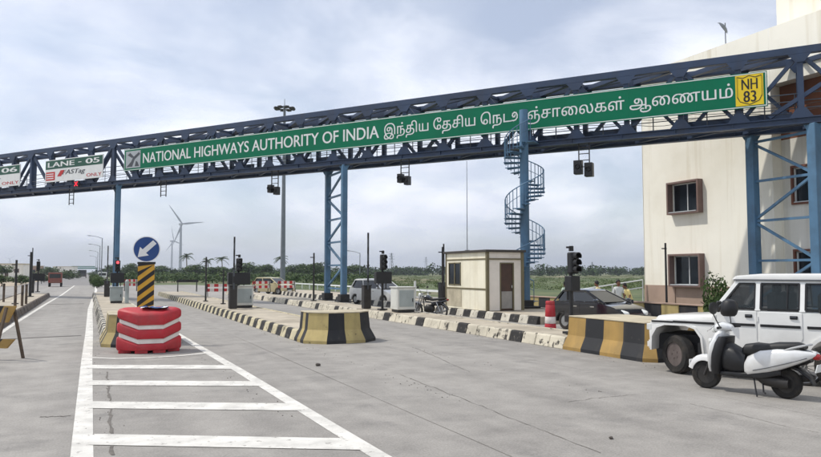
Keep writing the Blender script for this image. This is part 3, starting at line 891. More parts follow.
# wall built round its window openings: v centre, width, -, z centre, height
def wall_panel(name, u, va, vb, za, zb, holes, mat, thick=0.3):
    vs = sorted({va, vb, *[h[0] for h in holes], *[h[1] for h in holes]}); zs = sorted({za, zb, *[h[2] for h in holes], *[h[3] for h in holes]})
    mb = MB()
    for i in range(len(vs) - 1):
        for j in range(len(zs) - 1):
            cv, cz = (vs[i] + vs[i + 1]) / 2, (zs[j] + zs[j + 1]) / 2
            if any(h[0] < cv < h[1] and h[2] < cz < h[3] for h in holes): continue
            n = mb.add([(u, vs[i], zs[j]), (u, vs[i + 1], zs[j]), (u, vs[i + 1], zs[j + 1]), (u, vs[i], zs[j + 1])])
            mb.face([n, n + 1, n + 2, n + 3])
    for h in holes:   # reveals
        for (p, q) in (((h[0], h[2]), (h[1], h[2])), ((h[1], h[2]), (h[1], h[3])), ((h[1], h[3]), (h[0], h[3])), ((h[0], h[3]), (h[0], h[2]))):
            n = mb.add([(u, *p), (u, *q), (u + thick, *q), (u + thick, *p)]); mb.face([n, n + 1, n + 2, n + 3])
    return mb.build(name, mat, bld, world=True)
h1 = [(v - w / 2, v + w / 2, z - h / 2, z + h / 2) for v, w, _, z, h in wins]
wall_panel('front_wall', BU, RV, V1, 0, RZ, h1, 'wall_cream')
rw = [(19.35, 2.0, 1.9, 2.05, 1.5), (19.35, 2.0, 1.9, 5.65, 1.5), (14.5, 2.0, 1.9, 2.05, 1.5), (14.5, 2.0, 1.9, 5.65, 1.5), (9, 2.0, 1.9, 2.05, 1.5), (9, 2.0, 1.9, 5.65, 1.5)]
h2 = [(v - w / 2, v + w / 2, z - h / 2, z + h / 2) for v, w, _, z, h in rw]
wall_panel('recessed_wall', BU + RD, V0, RV, 0.0, 7.7, h2, 'wall_white')
MB().span((BU + RD, V0, 7.7), (BU + RD + .3, RV, 10.09)).build('brown_panel', 'brown_cladding', bld, world=True)
MB().span((BU, V0, 10.1), (BU + .99, RV - .004, RZ)).build('parapet_band', 'wall_cream', bld, world=True)
MB().span((BU, RV - .003, 0), (BU + RD, RV + .0, 10.09)).build('recess_return', 'wall_cream', bld, world=True)
MB().span((BU - .03, RV, 0), (BU - .002, V1 + .02, 1.24)).build('plinth', 'plinth_mauve', bld, world=True)
mb = MB()   # body behind: far gable, back and roof
mb.span((BU + 1.0, V0, 0), (BU + 12, V1 - .02, RZ - .5)); mb.build('body', 'interior_dark', bld, world=True)
MB().span((BU, V1 - .02, 0), (BU + 12, V1 + .02, RZ)).build('gable_wall', 'wall_cream', bld, world=True)
MB().span((BU + .2, V0, RZ - .5), (BU + 12, V1 - .03, RZ - .3)).build('roof_slab', 'wall_white', bld, world=True)
mb = MB(); mb.span((BU + 1.5, 6, RZ - .29), (BU + 7, 21.6, RZ + 3.2)); mb.build('stair_tower', 'wall_cream', bld, world=True)
mb = MB(); mb.span((BU - .1, 6, RZ + 1.3), (BU + 1.5, 17.6, RZ + 1.6)); mb.build('tower_canopy', 'wall_white', bld, world=True)
def window(v, w, z, h, u, box, surround, frame):
    # projecting box surround: four boards, then frame with two sashes and panes
    wd = MB()
    t = 0.09
    for a, b in (((v - w / 2 - t, z - h / 2 - t), (v + w / 2 + t, z - h / 2)), ((v - w / 2 - t, z + h / 2), (v + w / 2 + t, z + h / 2 + t)),
                 ((v - w / 2 - t, z - h / 2), (v - w / 2, z + h / 2)), ((v + w / 2, z - h / 2), (v + w / 2 + t, z + h / 2))):
        wd.span((u - box, a[0], a[1]), (u + .02, b[0], b[1]))
    fr = wd.build('window', surround, bld, world=True)
    mb = MB(); f = .05; x0, x1 = u + .06, u + .12
    for a, b in (((v - w / 2, z - h / 2), (v + w / 2, z - h / 2 + f)), ((v - w / 2, z + h / 2 - f), (v + w / 2, z + h / 2)), ((v - w / 2, z - h / 2), (v - w / 2 + f, z + h / 2)), ((v + w / 2 - f, z - h / 2), (v + w / 2, z + h / 2)), ((v - f / 2, z - h / 2), (v + f / 2, z + h / 2))):
        mb.span((x0, a[0], a[1]), (x1, b[0], b[1]))
    o = mb.build('frame', frame, None, world=False); o.data.transform(Matrix.Translation(-bld.location)); o.parent = fr
    o = MB().span((u - box - .02, v - w / 2 + .05, z - h / 2 - .01), (u + .04, v + w / 2 - .05, z - h / 2 + .03)).build('sill', 'alu_frame'); o.data.transform(Matrix.Translation(-bld.location)); o.parent = fr
    for sg in (-1, 1):
        va, vb = (v - w / 2 + f, v - f / 2) if sg < 0 else (v + f / 2, v + w / 2 - f)
        o = MB().span((u + .085, va, z - h / 2 + f), (u + .095, vb, z + h / 2 - f)).build('pane', 'window_dark'); o.data.transform(Matrix.Translation(-bld.location)); o.parent = fr
for v, w, _, z, h in wins: window(v, w, z, h, BU, 0.34, 'window_surround', 'alu_frame')
for v, w, _, z, h in rw: window(v, w, z, h, BU + RD, 0.10, 'brown_frame', 'alu_frame')
MB().span((BU - .075, 26.6, 0), (BU - .031, 26.85, 1.2)).build('plinth_pier', 'plinth_mauve', bld, world=True)
# roof aerial
ae = far(747.5, 33.5); ae.z = RZ - .3; ae.x = BU + 0.6
an = thing('satellite_dish', 'small satellite dish on a mast above the building parapet', 'dish', ae)
MB().tube((0, 0, 0), (0, 0, 1.55), .025, None, 6).build('mast', 'galvanised', an)
mb = MB(); mb.lathe([(0.0, 0), (.15, .02), (.28, .08), (.34, .13), (.335, .14), (.27, .095), (.14, .04), (0.001, .02)], (0, 0, 0), 18, 'y')
mb.v = [Matrix.Rotation(R(25), 3, 'Z') @ (Matrix.Rotation(R(-30), 3, 'X') @ v) + Vector((-.1, -.1, 1.35)) for v in mb.v]
mb.build('dish', 'galvanised', an, smooth=True)
MB().bar((-.1, -.1, 1.35), (-.22, .25, 1.6), .02, .02).build('feed_arm', 'galvanised', an)

# ================================================================== TOLL BOOTH AND ISLAND FURNITURE
def isl(x, u, z=KH):
    """point on an island (constant u) seen in column x"""
    k = (x - CX) / FPX
    v = u * (CW - k * SW) / (SW + k * CW)
    return Vector((u, v, z))
bo = thing('toll_booth', 'small cream toll booth with flat roof, brown door and sliding window', 'booth', (16.06, 27.12, KH))
bw, bl, bh = .86, 1.82, 2.46        # half width, half length, height
mb = MB()   # -x wall with the window opening, other walls plain
def wallx(mb, x, ya, yb, za, zb): mb.span((x - .03, ya, za), (x + .03, yb, zb))
wy0, wy1, wz0, wz1 = 0.42, 1.58, 1.02, 2.05
o = MB(); wallx(o, -bw, -bl, wy0, 0, bh); o.build('side_wall', 'booth_cream', bo)
o = MB(); wallx(o, -bw, wy0, wy1, 0, wz0); o.build('side_wall', 'booth_cream', bo)
o = MB(); wallx(o, -bw, wy0, wy1, wz1, bh); o.build('side_wall', 'booth_cream', bo)
o = MB(); wallx(o, -bw, wy1, bl, 0, bh); o.build('side_wall', 'booth_cream', bo)
o = MB(); wallx(o, bw, -bl, bl, 0, bh); o.span((-bw + .03, bl - .06, 0), (bw - .03, bl, bh)); o.build('back_wall', 'booth_pale', bo)
dx0, dx1, dz = -.26, .44, 2.02
o = MB(); o.span((-bw + .03, -bl, 0), (dx0, -bl + .06, bh)).build('front_wall', 'booth_pale', bo)
o = MB(); o.span((dx1, -bl, 0), (bw - .03, -bl + .06, bh)).build('front_wall', 'booth_pale', bo)
o = MB(); o.span((dx0, -bl, dz), (dx1, -bl + .06, bh)).build('front_wall', 'booth_pale', bo)
dr = MB().span((dx0 + .03, -bl + .035, .02), (dx1 - .03, -bl + .065, dz - .03)).build('door', 'door_brown', bo)
MB().span((dx0 + .10, -bl + .028, .08), (dx1 - .08, -bl + .036, .80)).build('lower_panel', 'door_panel_grey', dr)
MB().box((dx1 - .10, -bl + .015, 1.0), (.03, .05, .12)).build('handle', 'chrome', dr)
o = MB()
for a, b in (((dx0, 0), (dx0 + .05, dz)), ((dx1 - .05, 0), (dx1, dz)), ((dx0 + .05, dz - .05), (dx1 - .05, dz))): o.span((a[0], -bl - .02, a[1]), (b[0], -bl + .03, b[1]))
o.build('door_frame', 'booth_trim', bo)
win = MB()
for a, b in (((wy0, wz0), (wy1, wz0 + .05)), ((wy0, wz1 - .05), (wy1, wz1)), ((wy0, wz0), (wy0 + .05, wz1)), ((wy1 - .05, wz0), (wy1, wz1)), ((.97, wz0), (1.03, wz1))): win.span((-bw - .05, a[0], a[1]), (-bw + .0, b[0], b[1]))
MB().span((-bw - .042, .35, .08), (-bw - .031, 1.72, .84)).build('repair_panel', 'cement', bo)
wf = win.build('window', 'booth_trim', bo)
for a, b in ((wy0 + .05, .97), (1.03, wy1 - .05)): MB().span((-bw - .02, a, wz0 + .05), (-bw - .01, b, wz1 - .05)).build('pane', 'window_dark', wf)
for nm, zz, hh in (('trim_band', .86, .07), ('trim_band', 2.14, .06)):
    MB().span((-bw - .05, -bl - .04, zz), (-bw - .03, bl + .0, zz + hh)).build(nm, 'booth_trim', bo)
MB().span((-bw - .05, -bl - .045, 2.14), (bw + .05, -bl - .002, 2.20)).build('trim_band', 'booth_trim', bo)
for sx in (-1, 1): MB().box((sx * (bw + .005), -bl - .0, bh / 2), (.13, .10, bh)).build('corner_post', 'booth_trim', bo)
MB().box((-bw - .0, bl, bh / 2), (.11, .10, bh)).build('corner_post', 'booth_trim', bo)
MB().box((0, 0, bh + .05), (2 * bw + .28, 2 * bl + .24, .10)).build('roof', 'booth_roof', bo, bevel=.015)
MB().span((-bw + .08, -bl + .3, 0.02), (bw - .08, bl - .2, .06)).span((-.6, .2, .06), (.5, 1.4, .8)).build('desk', 'interior_dark', bo)
# mast on the booth roof
p = Vector((15.7, 27.9, KH + bh + .1))
am = thing('roof_antenna', 'tall thin antenna mast rising from the toll booth roof', 'antenna', p)
MB().tube((0, 0, 0), (0, 0, 4.15), .022, .012, 6).build('mast', 'galvanised', am)
MB().box((0, 0, .03), (.16, .16, .06)).build('base_plate', 'galvanised', am)

def cabinet(u_px, u, w, d, h, mat, label, z=KH):
    p = isl(u_px, u, z)
    c = thing('equipment_cabinet', label, 'cabinet', p, 0, 'roadside equipment cabinets')
    MB().box((0, 0, h / 2 + .1), (w, d, h)).build('case', mat, c, bevel=.015)
    MB().box((0, 0, h + .125), (w + .08, d + .08, .045)).build('lid', mat, c, bevel=.01)
    MB().box((0, 0, .05), (w * .9, d * .9, .1)).build('plinth', 'black_metal', c)
    MB().span((-w * .40, -d / 2 - .012, .22), (w * .40, -d / 2 - .001, h)).build('door', 'cabinet_grey', c)
    MB().box((w * .33, -d / 2 - .025, h * .55), (.03, .03, .14)).build('handle', 'black_metal', c)
    MB().span((-w / 2 - .008, -d * .38, .22), (-w / 2 - .001, d * .38, h)).build('side_panel', mat, c)
    return c
cabinet(244, 6.55, .80, .66, .86, 'cabinet_white', 'white equipment cabinet on the middle island beside the black signal')
cabinet(403, 11.75, .80, .72, .88, 'cabinet_white', 'white equipment cabinet on the island left of the motorcycle')
cabinet(117.5, 1.42, .62, .5, .70, 'cabinet_grey', 'grey equipment cabinet behind the red plastic barrier', )

def toll_signal(p, label, zb, zh, hh=0.62, boxw=0.9, boxh=.5, pink=False):
    t = thing('lane_traffic_light', label, 'traffic light', p, 0, 'lane traffic lights on the islands')
    base_z = p.z
    zb -= base_z; zh -= base_z
    MB().tube((0, 0, 0), (0, 0, zh + .05), .055, .05, 10).build('pole', 'black_metal', t, smooth=True)
    MB().box((0, 0, .03), (.34, .34, .06)).build('base_plate', 'black_metal', t)
    MB().box((0, -.06, zb), (boxw, .3, boxh)).build('display_box', 'black_plastic', t, bevel=.02)
    hd = MB().box((0, -.10, zh), (.27, .2, hh)).build('signal_head', 'black_plastic', t, bevel=.03)
    for i in range(3):
        z = zh + hh * (.31 - .31 * i)
        MB().lathe([(.075, 0), (.08, -.01), (.06, -.02)], (0, -.20, z), 12, 'y').build('lens', 'led_pink' if (pink and i == 0) else 'lens_dark', hd)
        v = MB(); rings = []
        for y in (-.20, -.34):
            rings.append([(.10 * math.cos(R(a)), y, z + .10 * math.sin(R(a))) for a in range(-30, 211, 20)] + [(.088 * math.cos(R(a)), y, z + .088 * math.sin(R(a))) for a in range(210, -31, -20)])
        v.loft(rings); v.build('visor', 'black_plastic', hd)
    MB().box((0.02, 0, zh + hh / 2 + .10), (.10, .10, .14)).box((-.09, -.02, zh + hh / 2 + .13), (.12, .05, .05)).build('camera_head', 'black_plastic', t, bevel=.01)
    for sx in (-1, 1): MB().box((sx * boxw * .25, .05, zb - boxh / 2 - .12), (.04, .04, .24)).build('bracket', 'black_metal', t)
    return t
toll_signal(isl(239, 6.3), 'black lane traffic light on the middle island beside the white cabinet', 1.62, 2.25, .6, 1.0, .55)
toll_signal(isl(382.5, 11.5), 'black lane traffic light on the island left of the tall white cabinet', 1.68, 2.34, .66, .72, .5)
toll_signal(isl(570.5, 11.6), 'black lane traffic light standing in front of the charcoal car', 1.62, 2.16, .56, .30, .40)
toll_signal(isl(118, 1.5), 'black lane traffic light with a pink lamp behind the grey cabinet', 1.6, 2.25, .62, .7, .55, True)
toll_signal(isl(39, -3.6), 'black lane traffic light on the far left island', 1.5, 2.4, .75, 1.0, .6)

def pole(p, z1, r, label, mat='black_metal', name='steel_pole', cat='pole', cap=True, group='thin poles on the islands'):
    t = thing(name, label, cat, p, 0, group)
    MB().tube((0, 0, 0), (0, 0, z1 - p.z), r, r * .85, 8).build('shaft', mat, t)
    MB().box((0, 0, .02), (r * 5, r * 5, .04)).build('base_plate', mat, t)
    if cap: MB().box((-.08, 0, z1 - p.z - .25), (.26, .05, .05)).build('bracket', mat, t)
    return t
def zat(p, y): return EYE + (HOR - y) * (SW * p.x + CW * p.y) / FPX
for x, y, u, r, mat, lab in ((206.5, 257, 6.0, .05, 'black_metal', 'thin black pole on the middle island left of its traffic light'),
        (224, 270, 6.3, .045, 'black_metal', 'short black post just left of the middle island traffic light'),
        (314, 253, 11.6, .055, 'black_metal', 'thin black pole left of the laced gantry leg'),
        (442.5, 247, 15.2, .05, 'black_metal', 'thin black pole at the left corner of the toll booth'),
        (17, 260, -3.3, .06, 'black_metal', 'dark pole on the far left island'),
        (31.5, 252, -3.4, .09, 'black_metal', 'thicker dark pole beside the far left traffic light')):
    p = isl(x, u); pole(p, zat(p, y), r, lab, mat)
p = far(665.5, 31, 0); pole(p, zat(p, 243), .05, 'thin black pole in front of the cream building', cap=True)
p = far(415, 44, 0); pole(p, zat(p, 281), .09, 'stubby white post left of the motorcycle', 'sign_white', cap=False)
p = far(640, 120, 0)
# raised boom barriers
def boom(p, y1, label, lean=0.0):
    t = thing('boom_barrier', label, 'boom barrier', p, 0, 'raised boom barriers')
    MB().box((0, 0, .5), (.34, .34, 1.0)).build('drive_cabinet', 'engine_grey', t, bevel=.02)
    MB().box((0, 0, 1.02), (.38, .38, .05)).build('cabinet_lid', 'black_metal', t)
    top = zat(p, y1) - p.z
    n = 8
    for i in range(n):
        a, b = .85 + (top - .85) * i / n, .85 + (top - .85) * (i + 1) / n
        MB().box((lean * (a + b) / 2, -.2, (a + b) / 2), (.07, .05, b - a)).build('boom_section', 'black_metal' if i % 2 else 'sign_darkgrey', t)
    return t
boom(isl(233.5, 5.9), 237, 'raised boom barrier on the middle island')
boom(isl(366.5, 11.3), 233, 'raised boom barrier right of the laced gantry leg')
boom(isl(33, -3.9), 248, 'raised boom barrier on the far left island')
boom(isl(108, 1.2), 246, 'raised boom barrier on the island behind the red barrier')
boom(isl(442, 17.6), 244, 'raised boom barrier behind the toll booth')

# bollards and small stands
for i, (x, u) in enumerate(((128, 1.9), (3.5, 302), (15, 308), (22, 306), (26, 304))):
    p = isl(x, u) if i == 0 else ground(x, u, KH)
    t = thing('bollard', ('pale grey post beside the chevron hazard board', 'leftmost short post on the far left island', 'second short post on the far left island', 'third short post on the far left island', 'fourth short post on the far left island')[i], 'bollard', p, 0, 'short posts on the islands')
    h = 1.15 if i == 0 else .95
    MB().tube((0, 0, 0), (0, 0, h), .10 if i == 0 else .06, None, 10).build('shaft', 'cabinet_grey' if i == 0 else 'kerb_brown', t)
    MB().tube((0, 0, h), (0, 0, h + .05), .105 if i == 0 else .07, .05, 10).build('cap', 'cabinet_grey' if i == 0 else 'kerb_brown', t)
def stand(p, w, h, rz, top, legm, label, tiers=1, group='low barricade stands'):
    t = thing('barricade_stand', label, 'barricade', p, rz, group)
    for k in range(tiers):
        z = h - .12 - k * .34
        n = 6
        for i in range(n):
            MB().span((-w / 2 + w * i / n, -.025, z - .11), (-w / 2 + w * (i + 1) / n, .025, z + .11)).build('board_stripe', top[i % len(top)], t)
    for sx in (-1, 1):
        for sy in (-1, 1):
            MB().bar((sx * w * .44, sy * .05, h - .02), (sx * w * .44, sy * .26, 0), .045, .045).build('leg', legm, t)
    return t
stand(far(188, 58, KH), 1.7, 1.0, 0, ['black_metal'], 'black_metal', 'low black stand far back on the middle island')
stand(far(219, 52, 0), 1.9, 1.05, .1, ['sign_red', 'band_white'], 'black_metal', 'red and white barricade left of the middle traffic light', 2)
stand(far(262, 56, KH), 1.5, .9, .2, ['sign_red', 'band_white'], 'black_metal', 'red and white barricade in front of the yellow car, left one', 2)
stand(far(287, 57, KH), 1.5, .9, .2, ['sign_red', 'band_white'], 'black_metal', 'red and white barricade in front of the yellow car, right one', 2)
stand(far(131.5, 60, KH), 1.1, 1.0, 0, ['sign_red', 'band_white'], 'black_metal', 'red and white barricade seen left of the hazard board', 2)

# barricade cut by the left edge
br = thing('barricade', 'yellow and black road barricade on crossed legs at the left edge', 'barricade', (-2.26, 18.2, 0), R(-38))
for z, hh in ((1.0, .36), (.36, .2)):
    for i in range(7):
        x0 = -1.0 + i * 2.0 / 7
        mb = MB(); mb.prism([(x0 + .10, z + hh / 2), (x0 + .10 + 2.0 / 7, z + hh / 2), (x0 - .10 + 2.0 / 7, z - hh / 2), (x0 - .10, z - hh / 2)], -.03, .03, 'y')
        mb.build('board_stripe', 'barrier_black' if i % 2 else 'barrier_yellow', br)
for sx in (-1, 1):
    for sg in (-1, 1):
        MB().bar((sx * .95, sg * .10, 1.15), (sx * .95, sg * .42, 0), .05, .05).build('leg', 'kerb_brown', br)

# ------------------------------------------------------------------ red water filled barrier
rb = thing('plastic_barrier', 'red plastic water barrier with two white bands and a blue sheet on top', 'barrier', (1.40, 18.15, 0))
plan = [(-.73, .16), (-.73, -.12), (-.30, -.47), (.30, -.47), (.73, -.12), (.73, .16), (.58, .5), (-.58, .5)]
def ring(sc, z):
    d = 0 if z < .2 else (.155 if z < .9 else .10)
    return [(x * sc, y * sc, z + (.03 if z > .2 else 0) - (d if y < -.3 else 0)) for x, y in plan]
lv = [('red_tier', 'plastic_red', [(.985, 0.07), (1.0, .12), (1.0, .30), (.965, .345)]), ('white_band', 'band_white', [(.93, .345), (.925, .46)]),
      ('red_tier', 'plastic_red', [(.955, .46), (.99, .49), (.99, .64), (.955, .68)]), ('white_band', 'band_white', [(.92, .68), (.915, .785)]),
      ('red_tier', 'plastic_red', [(.945, .785), (.985, .82), (.985, .95), (.93, 1.0), (.80, 1.03)])]
for nm, mt, st in lv:
    MB().loft([ring(s_, z_) for s_, z_ in st]).build(nm, mt, rb, bevel=.012, smooth=True, seg=2)
for x, y in ((-.55, -.1), (-.2, -.36), (.2, -.36), (.55, -.1), (.4, .35), (-.4, .35)):
    MB().box((x, y, .04), (.28, .16, .08)).build('foot', 'plastic_red', rb, bevel=.01)
sh = thing('blue_sheet', 'crumpled blue and white sheet lying on the red barrier', 'sheet', (1.50, 18.1, 1.033))
mb = MB(); n = 7; ids = []
for i in range(n):
    for j in range(5): ids.append(mb.add([((i / 6 - .5) * .62 + random.uniform(-.03, .03), (j / 4 - .5) * .42 + random.uniform(-.03, .03), .012 + random.uniform(0, .05))]))
for i in range(n - 1):
    for j in range(4): mb.face([ids[i * 5 + j], ids[(i + 1) * 5 + j], ids[(i + 1) * 5 + j + 1], ids[i * 5 + j + 1]], 1 if (i * 3 + j) % 4 == 0 else 0)
mb.build('cloth', ['plastic_blue', 'sign_white'], sh)

# keep-left sign with hazard board
ks = thing('keep_left_sign', 'round blue sign with a white down-left arrow above a chevron hazard board', 'sign', (1.43, 20.0, 0.83), -YAW * .45)
MB().tube((0, .03, 0), (0, .03, 1.98), .035, None, 10).build('post', 'black_metal', ks)
mb = MB(); mb.lathe([(.345, 0), (.345, .02), (.0, .02)], (0, -.03, 1.70), 36, 'y'); mb.build('disc', 'sign_blue', ks)
mb = MB(); mb.lathe([(.345, -.003), (.345, 0), (.325, 0), (.325, -.003)], (0, -.031, 1.70), 36, 'y', closed=True); mb.build('disc_rim', 'sign_white', ks)
ar = [(0.20, .23), (.25, .18), (-.03, -.075), (.03, -.14), (-.21, -.20), (-.14, .035), (-.085, -.025)]
ar = [(0.16, .24), (.25, .15), (-.01, -.10), (.06, -.165), (-.22, -.215), (-.165, .06), (-.10, -.005)]
mb = MB(); mb.prism([(x, 1.70 + z) for x, z in ar], -.036, -.032, 'y'); mb.build('arrow', 'sign_white', ks)
hb = MB().span((-.21, -.02, .10), (.21, .005, 1.30)).build('hazard_board', 'sign_yellow', ks)
plain('hazard_yellow', (206, 158, 44), 0.5, var=.1, dirt=(150, 112, 50)); hb.data.materials[0] = MAT['hazard_yellow']
for i in range(6):
    zc_ = .02 + i * .27
    poly = [(-.21, zc_ - .13), (.21, zc_ + .20), (.21, zc_ + .33), (-.21, zc_)]
    q = [(x, min(1.30, max(.10, z))) for x, z in poly]
    if q[1][1] - q[0][1] < .02 or (q[2][1] - q[1][1] < .005 and q[3][1] - q[0][1] < .005): continue
    mb = MB(); mb.prism(q, -.024, -.0205, 'y'); mb.build('chevron_stripe', 'sign_black', hb)
MB().span((-.23, .006, 1.30), (.23, .02, 1.36)).build('top_cap', 'black_metal', ks)

# ================================================================== VEHICLES
def wheel_mesh(r, w, rim):
    t = MB(); t.lathe([(r * .62, -w / 2), (r * .9, -w / 2), (r, -w * .32), (r, w * .32), (r * .9, w / 2), (r * .62, w / 2)], (0, 0, 0), 28, 'y', closed=True)
    m = MB(); m.lathe([(r * .62, w * .40), (r * .58, w * .34), (r * .5, w * .18), (r * .32, w * .22), (r * .28, w * .38), (r * .10, w * .42), (0.001, w * .42)], (0, 0, 0), 24, 'y')
    m.lathe([(r * .62, -w * .4), (0.001, -w * .4)], (0, 0, 0), 20, 'y')
    for i in range(10):
        a = 2 * math.pi * i / 10; m.box((r * .43 * math.cos(a), w * .22, r * .43 * math.sin(a)), (r * .11, w * .06, r * .11), mi=1, M=Matrix.Rotation(-a, 3, 'Y'))
    for i in range(5):
        a = 2 * math.pi * i / 5; m.tube((r * .21 * math.cos(a), w * .38, r * .21 * math.sin(a)), (r * .21 * math.cos(a), w * .44, r * .21 * math.sin(a)), r * .035, None, 6)
    return withmat(t.mesh('tyre', smooth=True), 'tyre'), withmat(m.mesh('rim', smooth=True), rim, 'interior_dark')
def wheel(parent, x, y, r, w, rim='steel_rim', flip=False, ms=None):
    ty, rm = ms or wheel_mesh(r, w, rim)
    t = inst('wheel', ty, parent, (x, y, r), (0, 0, math.pi if flip else 0))
    inst('rim', rm, t)
    return t
def arch(cx, cz, r, n=9): return [(cx + r * math.cos(a), cz + r * math.sin(a)) for a in [math.pi * i / n for i in range(n, -1, -1)]]

# --- white jeep-like utility vehicle
H = math.atan2(0.93, -0.365)
jl = Vector((-math.sin(H), math.cos(H), 0))
jp = ground(678, 373.5) - jl * 0.74
jeep = thing('white_utility_vehicle', 'boxy white multi-purpose jeep with black side strips parked at the right', 'jeep', jp, H)
BY = .80
SQ = [(-.50, .40), (-.47, .70), (-.36, .86), (-.20, .91), (.20, .91), (.36, .85), (.46, .68), (.47, .42)]
prof = [(.515, .52), (.535, .88), (.47, 1.0), (-.66, 1.06), (-.74, 1.24), (-3.32, 1.24), (-3.36, .52), (-3.2, .46)]
prof += arch(-2.68, .40, .45) + [(-2.2, .40)] + SQ + [(.49, .42)]
MB().prism(prof, -BY, BY, 'y').build('body', 'paint_white', jeep, bevel=.025, smooth=True, seg=2)
hd = MB(); hd.ell([(.50, 0, .98, .54, .05), (.44, 0, 1.01, .60, .065), (.1, 0, 1.035, .66, .07), (-.66, 0, 1.09, .70, .06), (-.70, 0, 1.10, .70, .05)], 20, 0, 5)
hd.build('bonnet', 'paint_white', jeep, smooth=True)
def sy(z): return BY - .10 * max(0, (z - 1.24)) / .52
def side_quad(mb, pts, t0, t1, sgn=1):
    mb.loft([[(x, sgn * (sy(z) + t0), z) for x, z in pts], [(x, sgn * (sy(z) + t1), z) for x, z in pts]])
ZR = 1.76
MB().ell([(-1.00, 0, 1.79, .62, .02), (-1.08, 0, 1.80, .70, .06), (-1.5, 0, 1.82, .735, .075), (-2.6, 0, 1.825, .735, .075), (-3.25, 0, 1.81, .72, .07), (-3.36, 0, 1.80, .68, .04)], 24, 0, 6).build('roof', 'paint_white', jeep, smooth=True)
for sgn in (1, -1):
    for pts in ([(-.70, 1.24), (-.80, 1.24), (-1.18, ZR), (-1.08, ZR)], [(-1.42, 1.24), (-1.52, 1.24), (-1.52, ZR), (-1.42, ZR)], [(-2.13, 1.24), (-2.23, 1.24), (-2.23, ZR), (-2.13, ZR)], [(-3.2, 1.24), (-3.34, 1.24), (-3.32, ZR), (-3.2, ZR)]):
        mb = MB(); side_quad(mb, pts, -.05, .012, sgn); mb.build('pillar', 'paint_white', jeep, bevel=.008)
    mb = MB(); side_quad(mb, [(-1.1, 1.715), (-3.3, 1.715), (-3.3, ZR + .02), (-1.08, ZR + .02)], -.05, .006, sgn); mb.build('roof_rail', 'paint_white', jeep)
    mb = MB(); side_quad(mb, [(-1.06, ZR + .008), (-3.34, ZR + .008), (-3.34, ZR + .03), (-1.06, ZR + .03)], .0, .045, sgn); mb.build('drip_rail', 'sign_darkgrey', jeep)
    for nm, pts in (('front_side_window', [(-.82, 1.27), (-1.42, 1.27), (-1.42, 1.715), (-1.15, 1.715)]), ('rear_side_window', [(-1.52, 1.27), (-2.13, 1.27), (-2.13, 1.715), (-1.52, 1.715)]), ('quarter_window', [(-2.23, 1.27), (-3.2, 1.27), (-3.2, 1.715), (-2.23, 1.715)])):
        mb = MB(); side_quad(mb, pts, -.022, -.016, sgn); wn = mb.build(nm, 'car_glass', jeep)
        # black rubber seal round the pane
        mb = MB()
        for a, b in zip(pts, pts[1:] + pts[:1]):
            mb.bar((a[0], sgn * (sy(a[1]) + .003), a[1]), (b[0], sgn * (sy(b[1]) + .003), b[1]), .02, .03, up=(0, 0, 1) if abs(a[1] - b[1]) < .1 else (1, 0, 0))
        mb.build('seal', 'black_plastic', wn)
    mb = MB(); side_quad(mb, [(-1.93, 1.28), (-1.95, 1.28), (-1.95, 1.71), (-1.93, 1.71)], -.03, 0, sgn); mb.build('window_divider', 'black_plastic', jeep)
    # doors: thin proud skins with shut lines around them
    for nm, x0, x1 in (('front_door', -.76, -1.455), ('rear_door', -1.485, -2.18)):
        pts = [(x0, .50), (x0, 1.225), (x1, 1.225), (x1, .50)] if nm == 'front_door' else [(x0, .50), (x0, 1.225), (x1, 1.225), (x1, .80), (x1 + .16, .50)]
        mb = MB(); mb.prism(pts, sgn * (BY - .002), sgn * (BY + .012), 'y'); dd = mb.build(nm, 'paint_white', jeep, bevel=.006, smooth=True)
        MB().box(((x1 + .13), sgn * (BY + .02), 1.145), (.12, .02, .06)).build('handle_recess', 'black_plastic', dd, bevel=.006)
        MB().box(((x1 + .13), sgn * (BY + .036), 1.155), (.09, .016, .02)).build('handle', 'sign_darkgrey', dd)
        MB().span((x0 - .03, sgn * (BY + .010), .965), (x1 + .03, sgn * (BY + .024), 1.01)).build('rub_strip', 'black_plastic', dd)
        for z in (.62, 1.05): MB().tube((x0 + .012, sgn * (BY + .012), z), (x0 + .012, sgn * (BY + .012), z + .09), .014, None, 8).build('hinge', 'paint_white', dd)
    MB().span((.045, sgn * (BY - .002), .958), (-.72, sgn * (BY + .014), 1.0)).build('rub_strip', 'black_plastic', jeep)
    MB().span((.47, sgn * (BY - .002), .955), (.05, sgn * (BY + .014), .988)).build('rub_strip', 'black_plastic', jeep)
    MB().span((-2.25, sgn * (BY - .002), .965), (-3.3, sgn * (BY + .014), 1.01)).build('rub_strip', 'black_plastic', jeep)
    # wheel arch lips and dark wheel wells
    for cx in (0, -2.68):
        mb = MB(); rr = .455 if cx == 0 else .445
        o1 = arch(cx, .40, rr, 14); o2 = arch(cx, .40, rr + .055, 14)
        if cx == 0: o1 = SQ; o2 = [(x * 1.07, z + (.035 if z > .5 else 0)) for x, z in SQ]
        mb.loft([[(x, sgn * (BY - .01), z) for x, z in o1 + o2[::-1]], [(x, sgn * (BY + .035), z) for x, z in o1 + o2[::-1]]]); mb.build('wheel_arch_lip', 'paint_white', jeep, smooth=True)
    MB().box((-.45, sgn * (BY + .0), .46), (.06, .04, .3)).build('mud_flap', 'black_plastic', jeep)
    MB().span((-.55, sgn * .62, .36), (-2.2, sgn * (BY - .02), .40)).build('sill', 'black_plastic', jeep)
    mi_ = MB().box((-.86, sgn * (BY + .12), 1.30), (.06, .16, .20)).build('door_mirror', 'black_plastic', jeep, bevel=.02)
    MB().bar((-.86, sgn * (BY - .02), 1.24), (-.86, sgn * (BY + .10), 1.26), .03, .03).build('mirror_arm', 'black_plastic', mi_)
